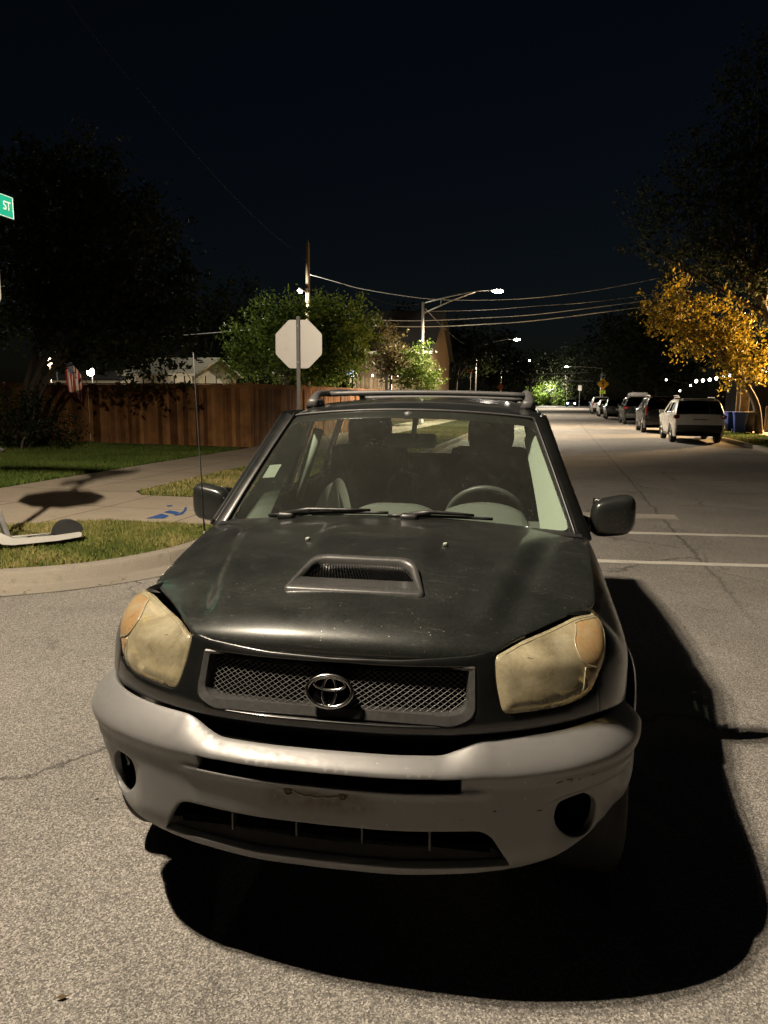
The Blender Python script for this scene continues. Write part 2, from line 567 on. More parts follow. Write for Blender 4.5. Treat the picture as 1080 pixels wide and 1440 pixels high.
# worn white crossing lines and stop bar
def paint_mat(name, col, lo, hi):
    m, nt, b, N, L = new_mat(name)
    v = objvec(N)
    n1 = noise(N, L, 38, 6, 0.75, v, 0.3); n2 = noise(N, L, 2.0, 4, 0.6, v)
    a = N.new('ShaderNodeMath'); a.operation = 'MULTIPLY_ADD'; L.new(n2.outputs[0], a.inputs[0]); a.inputs[1].default_value = 0.5; L.new(n1.outputs[0], a.inputs[2])
    r = ramp(N, L, a.outputs[0], [(lo, 0.0), (hi, 1.0)])
    vo = N.new('ShaderNodeTexVoronoi'); vo.inputs['Scale'].default_value = 185; L.new(v, vo.inputs['Vector'])
    st = ramp(N, L, vo.outputs['Color'], [(0.15, (0.11, 0.10, 0.09)), (0.9, (0.28, 0.26, 0.22))])
    c = mixc(N, L, r.outputs[0], st.outputs[0], col)
    L.new(c, b.inputs['Base Color']); b.inputs['Roughness'].default_value = 0.8; b.inputs['Specular IOR Level'].default_value = 0.2
    bump(N, L, b, n1.outputs[0], 0.2, 0.003)
    return m
M['white_line'] = paint_mat('worn_white_paint', (0.50, 0.48, 0.43), 0.55, 0.72)
M['stop_line'] = paint_mat('faded_white_paint', (0.40, 0.37, 0.32), 0.62, 0.80)
def line_sheet(name, x0, x1, yf, w, mat, z=.004):
    xs = np.linspace(x0, x1, 60)
    up = [(x, yf(x) + w / 2 + rng.normal(0, .006)) for x in xs]; dn = [(x, yf(x) - w / 2 + rng.normal(0, .006)) for x in xs]
    vs = [(p[0], p[1], z) for p in dn + up]
    o = mesh_obj(name, vs, [(i, i + 1, 61 + i, 60 + i) for i in range(59)], mat)
    return tag(o, kind='structure')
line_sheet('crossing_line', -3.15, 6.1, lambda x: 7.78 + .125 * (x - .47), .145, M['white_line'])
line_sheet('crossing_line', -3.15, 6.1, lambda x: 9.52 + .127 * (x - .56), .145, M['white_line'])
line_sheet('stop_line', -3.1, 1.72, lambda x: 10.98 + .10 * (x - 1.1), .46, M['stop_line'])

# blue survey paint sprayed on the pavement
M['blue_paint'] = paint_mat('blue_marking_paint', (0.030, 0.085, 0.26), 0.50, 0.66)
vs = []; fs = []
for poly in ([(204, 729), (215, 726), (227, 722), (238, 725), (231, 729)], [(230, 720), (238, 717.5), (253, 720), (247, 723), (239, 722)],
             [(243, 724), (252, 722), (258, 718), (260, 713), (263, 713), (262, 718), (257, 723), (248, 725)], [(234, 711), (242, 710), (243, 711.5), (236, 712.5)]):
    b0 = len(vs)
    q = fillet([onground(u, v_, .1345)[:2] for u, v_ in poly], .03, 3)
    vs += [(p[0], p[1], .1345) for p in q]; fs.append(tuple(range(b0, b0 + len(q))))
tag(mesh_obj('blue_marking', vs, fs, M['blue_paint']), kind='structure')

# ------------------------------------------------------------------ grass: blades
def tint_mat(name, stops, rough=0.7, trans=0.25, attr='tint'):
    m, nt, b, N, L = new_mat(name)
    a = N.new('ShaderNodeAttribute'); a.attribute_name = attr
    r = ramp(N, L, a.outputs['Fac'], stops)
    L.new(r.outputs[0], b.inputs['Base Color'])
    b.inputs['Roughness'].default_value = rough; b.inputs['Specular IOR Level'].default_value = 0.2
    if trans:
        out = N['Material Output']
        t = N.new('ShaderNodeBsdfTranslucent'); L.new(r.outputs[0], t.inputs[0])
        mx = N.new('ShaderNodeMixShader'); mx.inputs[0].default_value = trans
        L.new(b.outputs[0], mx.inputs[1]); L.new(t.outputs[0], mx.inputs[2]); L.new(mx.outputs[0], out.inputs[0])
    return m
def fast_mesh(name, V, F4, tint, mat, parent=None):
    """V (n,3) vertices, F4 (m,k) faces, tint per vertex"""
    me = bpy.data.meshes.new(name)
    n, (m, k) = len(V), F4.shape
    me.vertices.add(n); me.vertices.foreach_set('co', V.astype(np.float32).ravel())
    me.loops.add(m * k); me.loops.foreach_set('vertex_index', F4.astype(np.int32).ravel())
    me.polygons.add(m); me.polygons.foreach_set('loop_start', np.arange(0, m * k, k, dtype=np.int32))
    me.update(calc_edges=True)
    at_ = me.attributes.new('tint', 'FLOAT', 'POINT'); at_.data.foreach_set('value', tint.astype(np.float32))
    me.materials.append(mat)
    o = link(bpy.data.objects.new(name, me))
    if parent is not None: o.parent = parent
    return o
M['grass'] = tint_mat('lawn_grass', [(0.0, (0.060, 0.090, 0.018)), (0.4, (0.14, 0.175, 0.038)), (0.65, (0.28, 0.255, 0.085)), (1.0, (0.50, 0.40, 0.19))])
M['grass_deep'] = tint_mat('deep_green_grass', [(0.0, (0.05, 0.085, 0.016)), (0.6, (0.12, 0.175, 0.035)), (1.0, (0.26, 0.26, 0.08))])
def pnoise(P, sc, seed):
    r_ = np.random.default_rng(seed); t = np.zeros(len(P))
    for k in range(6):
        w_ = r_.normal(0, sc, 2); t += np.sin(P @ w_ + r_.uniform(0, 6.28))
    return t / 6 * 1.6
def grass(poly, dens, hgt, wid, mat, z=.118, dry=0.35, seed=1, near=None):
    r_ = np.random.default_rng(seed)
    poly = np.array(poly, float); lo, hi = poly.min(0), poly.max(0)
    n = int((hi - lo).prod() * dens)
    P = lo + r_.random((n, 2)) * (hi - lo); P = P[pip(poly, P)]
    if near is not None:       # thin out with distance
        P = P[r_.random(len(P)) < np.clip(near / np.linalg.norm(P, axis=1), .15, 1) ** 1.3]
    n = len(P)
    pn = pnoise(P, 2.2, seed + 5) + .6 * pnoise(P, 7, seed + 9)
    h = hgt * (0.55 + 0.8 * r_.random(n)) * (1 + .25 * pn)
    h = np.clip(h, hgt * .3, hgt * 2)
    a = r_.random(n) * 2 * math.pi
    d = np.stack([np.cos(a), np.sin(a)], 1)
    ln = (0.2 + r_.random(n) * .7) * h
    b_ = r_.random(n) * 2 * math.pi; ld = np.stack([np.cos(b_), np.sin(b_)], 1)
    w_ = wid * (0.7 + .6 * r_.random(n))
    z0 = np.full(n, z)
    v0 = np.column_stack([P - d * w_[:, None], z0]); v1 = np.column_stack([P + d * w_[:, None], z0])
    mid = P + ld * (ln * .35)[:, None]
    v2 = np.column_stack([mid + d * w_[:, None] * .7, z0 + h * .6]); v3 = np.column_stack([mid - d * w_[:, None] * .7, z0 + h * .6])
    v4 = np.column_stack([P + ld * ln[:, None], z0 + h])
    V = np.stack([v0, v1, v2, v3, v4], 1).reshape(-1, 3)
    i = np.arange(n) * 5
    F = np.concatenate([np.stack([i, i + 1, i + 2, i + 3], 1), np.stack([i + 3, i + 2, i + 4, i + 4], 1)])
    tint = np.clip(dry + .24 * pn + r_.normal(0, .17, n), 0, 1)
    tv = np.repeat(tint, 5)
    F3 = np.concatenate([np.stack([i, i + 1, i + 2], 1), np.stack([i, i + 2, i + 3], 1), np.stack([i + 3, i + 2, i + 4], 1)])
    o = fast_mesh('grass', V, F3, tv, mat)
    return tag(o, kind='stuff')
corner = [p for p in LI if p[1] < 8.1 and p[0] > -9.5]
grass([(-9.5, 6.95), (-9.5, KB + .17)] + corner + [(KA - .19, 8.0), (-5.28, 7.97), (-5.75, 7.70), (-6.5, 7.08)], 5200, .045, .0035, M['grass'], dry=.48, seed=3)
grass([(KA - .19, 10.25), (-6.2, 10.25), (-6.5, 10.6), (-6.6, 14), (-6.6, 40), (KA - .19, 40)], 1500, .050, .006, M['grass'], dry=.50, seed=4, near=11)
grass([(-8.93, 10.25), (-8.9, 13), (-8.95, 20.2), (-26, 21.8), (-26, 10.3)], 1500, .075, .007, M['grass_deep'], dry=.42, seed=5, near=13)
grass([(6.75, 24), (8.85, 24), (8.85, 60), (6.75, 60)], 260, .06, .012, M['grass_deep'], dry=.5, seed=6, near=26)
grass([(10.45, 24), (22, 24), (22, 46), (10.45, 46)], 120, .06, .014, M['grass_deep'], dry=.5, seed=8, near=26)

# dry leaves and grit lying in the gutter and on the asphalt
def litter(n, size, poly, z, mat, seed, label=None):
    r_ = np.random.default_rng(seed); poly = np.array(poly, float); lo, hi = poly.min(0), poly.max(0)
    P = lo + r_.random((n * 4, 2)) * (hi - lo); P = P[pip(poly, P)][:n]; n = len(P)
    a = r_.random(n) * 6.28; s = size * (.5 + r_.random(n)); u = np.stack([np.cos(a), np.sin(a)], 1) * s[:, None]; w = np.stack([-np.sin(a), np.cos(a)], 1) * (s * .5)[:, None]
    h = r_.random((n, 4)) * size * .5 + .003 + z
    V = np.stack([np.column_stack([P - u, h[:, 0]]), np.column_stack([P + w, h[:, 1]]), np.column_stack([P + u, h[:, 2]]), np.column_stack([P - w, h[:, 3]])], 1).reshape(-1, 3)
    return tag(fast_mesh('leaf_litter', V, np.arange(n * 4).reshape(-1, 4), np.repeat(r_.random(n), 4), mat), kind='stuff')
M['litter'] = tint_mat('dry_leaf_litter', [(0.0, (0.05, 0.035, 0.018)), (0.6, (0.14, 0.10, 0.05)), (1.0, (0.25, 0.19, 0.09))], .9, 0)
gut = np.vstack([inset(left_line, 1, -.02)[::1], inset(left_line, 1, -.34)[::-1]]); gut = gut[(gut[:, 0] > -9) & (gut[:, 1] < 14)]
litter(420, .014, gut, .009, M['litter'], 61)
litter(260, .012, [(-4.2, 1.2), (6.4, 1.2), (6.4, 14), (-3.4, 14), (-3.5, 7)], .002, M['litter'], 62)

# ------------------------------------------------------------------ the subject car: its surfaces
# car axes: x across (+x is the driver's side, on the right as seen from the front), y backwards from the nose, z up
def _plan(P):
    D = catmull(P, 40)
    m = D.copy()
    L = np.concatenate([[0], np.cumsum(np.linalg.norm(np.diff(m, axis=0), axis=1))])
    s = np.linspace(0, L[-1], 1600)
    x, y = np.interp(s, L, m[:, 0]), np.interp(s, L, m[:, 1])
    k = np.hanning(61); k /= k.sum()
    def sm(a, odd):
        ext = np.concatenate([(-1 if odd else 1) * a[1:61][::-1], a, a[-1] + (a[-1] - a[-61:-1][::-1])])
        return np.convolve(ext, k, 'same')[60:-60]
    x, y = sm(x, True), sm(y, False)
    tx, ty = np.gradient(x, s), np.gradient(y, s)
    l = np.hypot(tx, ty)
    return dict(s=s, x=x, y=y, nx=ty / l, ny=-tx / l)

def _at(C, s, keys=('x', 'y', 'nx', 'ny')):
    a = np.abs(s)
    return [np.interp(a, C['s'], C[k]) for k in keys]

def s_of_x(C, x):
    i = np.argmax(C['x'] > C['x'].max() * 0.985)
    return np.sign(x) * np.interp(np.abs(x), C['x'][:i], C['s'][:i])

def s_of_y(C, y):
    i = np.argmax(C['x'] > 0.6); j = np.argmax(C['y'])
    return np.interp(y, C['y'][i:j], C['s'][i:j])

def sstep(a, b, x):
    t = np.clip((x - a) / (b - a), 0, 1)
    return t * t * (3 - 2 * t)

UP = _plan([(0, .068), (.2, .074), (.383, .105), (.471, .135), (.58, .183), (.69, .252), (.778, .335), (.832, .43), (.862, .55), (.878, .72),
            (.882, 1.0), (.882, 1.6), (.882, 2.4), (.88, 3.2), (.865, 3.7), (.82, 3.95), (.74, 4.07), (.6, 4.12), (.3, 4.145), (0, 4.15)])
BP = _plan([(0, -.004), (.2, .003), (.375, .032), (.5, .065), (.6, .102), (.70, .152), (.79, .222), (.85, .305), (.887, .41), (.902, .53), (.906, .70)])
AXF, AXR, AXZ, WR = 0.80, 3.29, 0.335, 0.335

def zE(y): return np.interp(y, [.3, .549, .9, 1.268, 2.0, 4.2], [.985, 1.002, 1.058, 1.105, 1.115, 1.14])
def xE(y): return np.interp(y, [.3, .549, 1.268, 1.6, 3.4, 4.2], [.70, .728, .783, .795, .79, .74])

def hullU(s, z, out=0.0):
    x, y, nx, ny = _at(UP, s)
    wf, ws = ny ** 2, nx ** 2
    gf = np.where(z > .8, .5 * (z - .8), .22 * (z - .8) + 1.1 * np.clip(.765 - z, 0, 1)) + 16.0 * np.clip(z - .91, 0, 1) ** 2 * sstep(.45, .62, np.abs(s))
    rear = y > 2.5
    gf = np.where(rear, .16 * np.clip(z - .95, 0, 1), gf)
    t = np.clip((z - .83) / (zE(y) - .83), 0, 1.3)
    gs = (np.maximum(x, .72) - xE(y)) * t ** 1.9 * np.clip((y - .25) / .3, 0, 1) + .05 * np.clip((.52 - z) / .2, 0, 2) ** 2
    gs = gs + .012 * np.exp(-((z - .62) / .05) ** 2) * sstep(1.25, 1.5, y) * (1 - sstep(3.0, 3.2, y))
    g = wf * gf + ws * gs - out
    return np.stack([np.sign(s + 1e-12) * (x - nx * g), y - ny * g, z + 0 * x], -1)

def bump_top(s):
    a = np.abs(s)
    return .702 + .040 * sstep(s_of_x(BP, .31), s_of_x(BP, .46), a) + .014 * sstep(.55, .95, a)

def hullB(s, z, out=0.0):
    x, y, nx, ny = _at(BP, s)
    zt = bump_top(s)
    hh = .036 + .042 * sstep(s_of_x(BP, .30), s_of_x(BP, .48), np.abs(s))
    u = np.clip((z - (zt - hh)) / hh, 0, 1.2)
    o = -(.055 + .018 * (hh - .036) / .042) * u ** 1.45
    o = o - .016 * sstep(.665, .615, z) + .012 * np.exp(-((z - .615) / .012) ** 2) * (1 - sstep(.40, .47, x))
    o = o - .012 * np.clip((.455 - z) / .06, 0, 1.4) ** 2
    front = 1 - sstep(.6, .9, nx) * 0
    d2 = (x - .70) ** 2 + (z - .495) ** 2
    o = o - .018 * np.exp(-d2 / .085 ** 2) * front
    ztf = .568 + .11 * (x - .6)                          # hard upper edge of the fog lamp scoop, fading downwards
    o = o - .017 * sstep(ztf + .005, ztf - .006, z) * sstep(.585, .68, x) * sstep(.40, .50, z) * (1 - sstep(.84, .875, x))
    o = o - .034 * sstep(.6, .88, x) * np.clip((.56 - z) / .12, 0, 1) ** 2
    o = o + out
    return np.stack([np.sign(s + 1e-12) * (x + nx * o), y + ny * o, z + 0 * x], -1)

# bonnet: profile along the middle, carried across with a crown
_hp = catmull([(.172, .912), (.152, .930), (.150, .955), (.172, .988), (.225, 1.018), (.30, 1.040), (.407, 1.066), (.6, 1.108), (.8, 1.143), (1.0, 1.165), (1.22, 1.176)], 30)
_hl = np.concatenate([[0], np.cumsum(np.linalg.norm(np.diff(_hp, axis=0), axis=1))])
HW = _hl[-1]
def hood_y(w): return np.interp(w, _hl, _hp[:, 0])
def hood_w(y): return np.interp(y, _hp[60:, 0], _hl[60:])

def hood(x, w):
    w = np.asarray(w, float)
    py, pz = np.interp(w, _hl, _hp[:, 0]), np.interp(w, _hl, _hp[:, 1])
    below = np.minimum(w, 0); above = np.maximum(w - HW, 0)
    py = py - below * .5 + above; pz = pz + below * .85
    ax = np.abs(x)
    sw = np.interp(ax, UP['x'][:900], UP['y'][:900]) - UP['y'][0]
    y = py + sw * .82 * (1 - sstep(.1, .55, w)) + .045 * (ax / .75) ** 2 * sstep(.7, 1.1, w)
    k = .088 + .009 * sstep(.1, .5, w) - .033 * sstep(.6, 1.15, w)
    z = pz - k * (ax / .745) ** 2.1 * sstep(-.02, .22, w) - .02 * (ax / .745) ** 2 * (1 - sstep(-.02, .22, w))
    xr = np.interp(w, [.15, .75, 1.15], [.405, .515, .60])       # pressed ridge either side
    z = z + .011 * np.exp(-((ax - xr + .01) / .040) ** 2) * sstep(.1, .3, w) * (1 - sstep(.85, 1.12, w))
    z = z - .011 * np.exp(-((ax - xr - .06) / .04) ** 2) * sstep(.1, .3, w) * (1 - sstep(.85, 1.12, w))
    # raised pod behind the scoop
    e = np.clip((.262 - ax) / .085, 0, 1); e = e * e * (3 - 2 * e)
    f = sstep(.44, .62, w - .35 * np.clip(ax - .17, 0, 1)) * (1 - sstep(.78, 1.03, w))
    z = z + .020 * e * f
    return np.stack([x + 0 * w, y, z], -1)

# ------------------------------------------------------------------ the subject car: materials
def car_paint(name, base, flake=0.3, dust=0.25, rough=0.3):
    m, nt, b, N, L = new_mat(name)
    v = objvec(N)
    vo = N.new('ShaderNodeTexVoronoi'); vo.inputs['Scale'].default_value = 420; L.new(v, vo.inputs['Vector'])
    fl = ramp(N, L, vo.outputs['Color'], [(0.2, 0.65), (0.95, 1.7)])
    c = mixc(N, L, 1.0, base, fl.outputs[0], 'MULTIPLY')
    n1 = noise(N, L, 3.5, 7, 0.65, v, 0.4)
    n2 = noise(N, L, 240, 2, 0.6, v)
    mp = N.new('ShaderNodeMapping'); mp.inputs['Scale'].default_value = (18, 150, 60); mp.inputs['Rotation'].default_value = (0, 0, 0.9); L.new(v, mp.inputs[0])
    n4 = noise(N, L, 1.0, 3, 0.6, mp.outputs[0], 0.8)
    vs = N.new('ShaderNodeTexVoronoi'); vs.inputs['Scale'].default_value = 46; L.new(v, vs.inputs['Vector'])
    sp = ramp(N, L, vs.outputs['Distance'], [(0.05, 1.0), (0.10, 0.0)])
    n3 = noise(N, L, 7, 3, 0.6, v)
    r3 = ramp(N, L, n3.outputs[0], [(0.44, 0.0), (0.58, 1.0)])
    d1 = ramp(N, L, n1.outputs[0], [(0.30, 0.45), (0.75, 1.0)])
    d2 = ramp(N, L, n2.outputs[0], [(0.45, 0.2), (0.7, 1.0)])
    d4 = ramp(N, L, n4.outputs[0], [(0.60, 0.0), (0.74, 1.0)])
    def mul(a, b_):
        q = N.new('ShaderNodeMath'); q.operation = 'MULTIPLY'
        for i, t in enumerate((a, b_)):
            if hasattr(t, 'is_output'): L.new(t, q.inputs[i])
            else: q.inputs[i].default_value = t
        return q.outputs[0]
    film = mul(mul(d1.outputs[0], d2.outputs[0]), dust)
    c2 = mixc(N, L, film, c, (0.20, 0.19, 0.165))
    scr = mul(mul(d4.outputs[0], r3.outputs[0]), dust * 2.6)
    c3 = mixc(N, L, scr, c2, (0.26, 0.25, 0.23))
    spots = mul(mul(sp.outputs[0], r3.outputs[0]), min(1.0, dust * 9))
    c4 = mixc(N, L, spots, c3, (0.34, 0.33, 0.30))
    L.new(c4, b.inputs['Base Color'])
    b.inputs['Metallic'].default_value = flake
    rr = ramp(N, L, n1.outputs[0], [(0.3, rough * 0.8), (0.75, min(1, rough * 1.5))])
    L.new(rr.outputs[0], b.inputs['Roughness'])
    b.inputs['Coat Weight'].default_value = 0.7
    cr = ramp(N, L, n1.outputs[0], [(0.3, 0.09), (0.8, 0.15)])
    L.new(cr.outputs[0], b.inputs['Coat Roughness'])
    return m


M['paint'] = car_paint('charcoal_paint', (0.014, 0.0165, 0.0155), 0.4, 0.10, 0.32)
M['paint_shaded'] = car_paint('charcoal_shaded_paint', (0.0035, 0.0038, 0.0035), 0.0, 0.004, 0.3)  # darker copy of the body paint, shade on nose and sides painted in

def bumper_mat():
    m, nt, b, N, L = new_mat('silver_bumper_paint')
    v = objvec(N)
    n1 = noise(N, L, 5, 6, 0.65, v, 0.3); n2 = noise(N, L, 60, 4, 0.6, v)
    base = mixc(N, L, n1.outputs[0], (0.122, 0.122, 0.121), (0.182, 0.181, 0.179))
    vs = N.new('ShaderNodeTexVoronoi'); vs.inputs['Scale'].default_value = 40; L.new(v, vs.inputs['Vector'])
    sp = ramp(N, L, vs.outputs['Distance'], [(0.04, 1.0), (0.08, 0.0)])
    n3 = noise(N, L, 4, 2, 0.5, v); r3 = ramp(N, L, n3.outputs[0], [(0.52, 0.0), (0.6, 1.0)])
    f = N.new('ShaderNodeMath'); f.operation = 'MULTIPLY'; L.new(sp.outputs[0], f.inputs[0]); L.new(r3.outputs[0], f.inputs[1])
    c = mixc(N, L, f.outputs[0], base, (0.5, 0.49, 0.46))
    # scuffs: thin dark streaks
    mp = N.new('ShaderNodeMapping'); mp.inputs['Scale'].default_value = (9, 9, 95); mp.inputs['Rotation'].default_value = (0, 0.12, 0); L.new(v, mp.inputs[0])
    n4 = noise(N, L, 1.0, 3, 0.7, mp.outputs[0], 0.5)
    r4 = ramp(N, L, n4.outputs[0], [(0.69, 0.0), (0.735, 0.85)])
    c = mixc(N, L, r4.outputs[0], c, (0.10, 0.09, 0.08))
    # grime where the number plate used to hang
    sx = N.new('ShaderNodeSeparateXYZ'); L.new(v, sx.inputs[0])
    def band(sock, a0, a1, b0, b1):
        mr = N.new('ShaderNodeMapRange'); mr.interpolation_type = 'SMOOTHSTEP'; L.new(sock, mr.inputs[0])
        mr.inputs[1].default_value = a0; mr.inputs[2].default_value = a1
        mr2 = N.new('ShaderNodeMapRange'); mr2.interpolation_type = 'SMOOTHSTEP'; L.new(sock, mr2.inputs[0])
        mr2.inputs[1].default_value = b0; mr2.inputs[2].default_value = b1; mr2.inputs[3].default_value = 1; mr2.inputs[4].default_value = 0
        q = N.new('ShaderNodeMath'); q.operation = 'MULTIPLY'; L.new(mr.outputs[0], q.inputs[0]); L.new(mr2.outputs[0], q.inputs[1])
        return q.outputs[0]
    bx = band(sx.outputs[0], -0.19, -0.12, 0.10, 0.17); bz = band(sx.outputs[2], 0.525, 0.572, 0.602, 0.614)
    q = N.new('ShaderNodeMath'); q.operation = 'MULTIPLY'; L.new(bx, q.inputs[0]); L.new(bz, q.inputs[1])
    n5 = noise(N, L, 24, 5, 0.7, v); r5 = ramp(N, L, n5.outputs[0], [(0.36, 0.25), (0.58, 1.0)])
    q2 = N.new('ShaderNodeMath'); q2.operation = 'MULTIPLY'; L.new(q.outputs[0], q2.inputs[0]); L.new(r5.outputs[0], q2.inputs[1])
    c = mixc(N, L, q2.outputs[0], c, (0.075, 0.058, 0.040))
    L.new(c, b.inputs['Base Color'])
    b.inputs['Metallic'].default_value = 0.15
    rr = ramp(N, L, n2.outputs[0], [(0.3, 0.38), (0.7, 0.52)]); L.new(rr.outputs[0], b.inputs['Roughness'])
    b.inputs['Coat Weight'].default_value = 0.12; b.inputs['Coat Roughness'].default_value = 0.2
    return m
M['silver'] = bumper_mat()
M['lip'] = simple('dimmed_lip', (0.085, 0.08, 0.075), 0.75, 0.0, 0.3, 30, 0, 0, 0.2)  # silver lip darkened in colour, standing in for shade in the intake
M['black'] = simple('black_plastic', (0.012, 0.012, 0.012), 0.45, 0, 0.3, 60, 0.05)
M['gloss_black'] = simple('black_gloss_trim', (0.008, 0.008, 0.008), 0.18, 0, 0.2, 40, 0, 0.6)
M['void'] = simple('recess_shade', (0.003, 0.003, 0.003), 0.9, 0, 0.2, 40, 0, 0, 0.0)  # near-black: the shade inside gaps and recesses is put into the colour
M['grey_trim'] = simple('grey_grille_trim', (0.042, 0.042, 0.041), 0.42, 0.2, 0.2, 90, 0.05, 0.2)
M['mesh_wire'] = simple('dull_wire', (0.12, 0.118, 0.115), 0.45, 0.4, 0.3, 120)
M['chrome'] = simple('worn_chrome', (0.36, 0.355, 0.345), 0.2, 1.0, 0.2, 90)
M['rubber'] = simple('tyre_rubber', (0.014, 0.0135, 0.013), 0.85, 0, 0.35, 30, 0.3)
M['alloy'] = simple('dull_alloy', (0.32, 0.32, 0.32), 0.35, 0.9, 0.15, 40)
M['rack'] = simple('rack_grey', (0.06, 0.06, 0.06), 0.5, 0.2, 0.3, 70, 0.1)
M['cloth_dark'] = simple('dark_seat_cloth', (0.022, 0.023, 0.023), 0.9, 0, 0.3, 120, 0.2, 0, 0.2)
M['dash'] = simple('dash_plastic', (0.10, 0.105, 0.095), 0.75, 0, 0.15, 160, 0.15, 0, 0.3)
M['dash_dark'] = simple('dark_dash_plastic', (0.060, 0.062, 0.060), 0.45, 0, 0.2, 160, 0.15)
M['trim_pale'] = simple('pale_pillar_trim', (0.29, 0.32, 0.275), 0.7, 0, 0.1, 60)
M['windscreen'] = glass_mat('dusty_windscreen', (0.78, 0.85, 0.80), 0.042)
M['carglass'] = glass_mat('car_side_glass', (0.66, 0.72, 0.66), 0.02)
M['reflector'] = simple('dull_reflector', (0.22, 0.215, 0.20), 0.35, 0.7, 0.2, 20)
M['red_lens'] = simple('red_lens', (0.16, 0.006, 0.008), 0.15, 0, 0.2, 30, 0, 0.6)

def lens_mat(name, c1, c2, c3, clear=0.3):
    m, nt, b, N, L = new_mat(name)
    v = objvec(N)
    n1 = noise(N, L, 9, 7, 0.68, v, 1.2); n2 = noise(N, L, 90, 4, 0.7, v); n3 = noise(N, L, 5.0, 4, 0.6, v, 0.6)
    r = ramp(N, L, n1.outputs[0], [(0.30, c1), (0.52, c2), (0.75, c3)])
    r2 = ramp(N, L, n2.outputs[0], [(0.35, 0.85), (0.7, 1.06)])
    c = mixc(N, L, 1.0, r.outputs[0], r2.outputs[0], 'MULTIPLY')
    L.new(c, b.inputs['Base Color'])
    rr = ramp(N, L, n1.outputs[0], [(0.3, 0.22), (0.7, 0.42)]); L.new(rr.outputs[0], b.inputs['Roughness'])
    b.inputs['Coat Weight'].default_value = 0.7; b.inputs['Coat Roughness'].default_value = 0.10
    out = N['Material Output']
    t = N.new('ShaderNodeBsdfTransparent'); t.inputs[0].default_value = (0.95, 0.86, 0.58, 1)
    f = ramp(N, L, n3.outputs[0], [(0.3, clear * 0.6), (0.7, clear * 1.5)])
    mx = N.new('ShaderNodeMixShader'); L.new(f.outputs[0], mx.inputs[0]); L.new(b.outputs[0], mx.inputs[1]); L.new(t.outputs[0], mx.inputs[2])
    L.new(mx.outputs[0], out.inputs[0])
    return m
M['lens'] = lens_mat('yellowed_headlamp_lens', (0.32, 0.275, 0.165), (0.42, 0.37, 0.24), (0.49, 0.45, 0.32), 0.42)
M['amber'] = lens_mat('yellowed_amber_lens', (0.30, 0.165, 0.065), (0.31, 0.215, 0.11), (0.31, 0.265, 0.165), 0.15)
M['rim_lens'] = lens_mat('milky_lens_edge', (0.27, 0.25, 0.16), (0.31, 0.285, 0.19), (0.34, 0.315, 0.22), 0.1)

# ------------------------------------------------------------------ the subject car
CAR = thing('suv', 'dark charcoal compact SUV with silver bumper, yellowed headlights and bonnet scoop in the foreground', 'SUV', (-0.5725, 1.766, 0), R(3.52))
def mir(P): P = np.array(P, float); Q = P.copy(); Q[:, 0] *= -1; return Q[::-1]

def fB(s, z): return hullB(s, z)
# --- front bumper skin
sxB = lambda x: float(s_of_x(BP, x))
sEnd = float(s_of_y(BP, .455))
half = [(0.0, .702), (sxB(.20), .702)]
for xx in np.linspace(.28, .48, 27): half.append((sxB(xx), float(bump_top(np.array([sxB(xx)]))[0])))
for ss in np.linspace(sxB(.5), sEnd, 9): half.append((ss, float(bump_top(np.array([ss]))[0])))
half += [(sEnd + .004, .68), (sEnd - .01, .60), (sEnd - .05, .535), (sEnd - .12, .485), (sxB(.76), .430), (sxB(.64), .395), (sxB(.53), .372), (sxB(.40), .366), (sxB(.2), .362), (0, .362)]
half = np.array(half)
outl = np.vstack([half, mir(half)[1:-1]])
slot = fillet([(-.378, .618), (.378, .618), (.378, .666), (-.378, .666)], [.006, .006, .006, .006], 4)
intake = fillet([(-.53, .381), (.53, .381), (.455, .507), (-.455, .507)], [.012, .012, .045, .045], 6)
def fog_hole(sg):
    t = np.linspace(0, 2 * math.pi, 40, endpoint=False)
    P = np.stack([.742 + .086 * np.cos(t), .500 + .073 * np.sin(t)], 1)
    P[:, 1] = np.minimum(P[:, 1], .500 + .062 + .12 * (P[:, 0] - .742))
    P[:, 0] -= (P[:, 1] - .50) * .30
    if sg < 0: P = mir(P)
    return P
BUMP = patch('front_bumper', outl, [slot, intake, fog_hole(1), fog_hole(-1)], fB, .0072, M['silver'], CAR, flange=.03, bev=.004, hole_flange=.022)
# lower air intake: ramp of the lip, near-black blocks behind, four fins
b = MB()
xs = np.linspace(-.53, .53, 41)
vs = []
for k, (zz, back) in enumerate([(.378, .012), (.388, .024), (.402, .040), (.418, .056)]):
    for x in xs:
        w_ = (1 - .12 * k / 3)
        p = hullB(np.array([x * w_]), np.array([.40]))[0]
        vs.append((p[0], p[1] + back, zz))
n_ = len(xs)
b.add(vs, [(k * n_ + i, k * n_ + i + 1, (k + 1) * n_ + i + 1, (k + 1) * n_ + i) for k in range(3) for i in range(n_ - 1)])
o = b.build('bumper_lip', M['lip'], BUMP, True)
for x in (-.285, -.095, .095, .285):
    b = MB(); b.box((x, .088, .462), (.006, .03, .085), bev=.002); b.build('intake_fin', M['grey_trim'], BUMP)
b = MB(); b.box((0, .16, .475), (1.06, .06, .13)); b.box((0, .095, .648), (.80, .05, .10)); b.box((0, .40, .428), (.90, .60, .02)); b.box((0, .56, .440), (1.30, .44, .02)); b.box((0, .165, .60), (.94, .03, .20))  # plates added inside to stop light leaking under the car
b.build('intake_light_block', M['void'], BUMP)
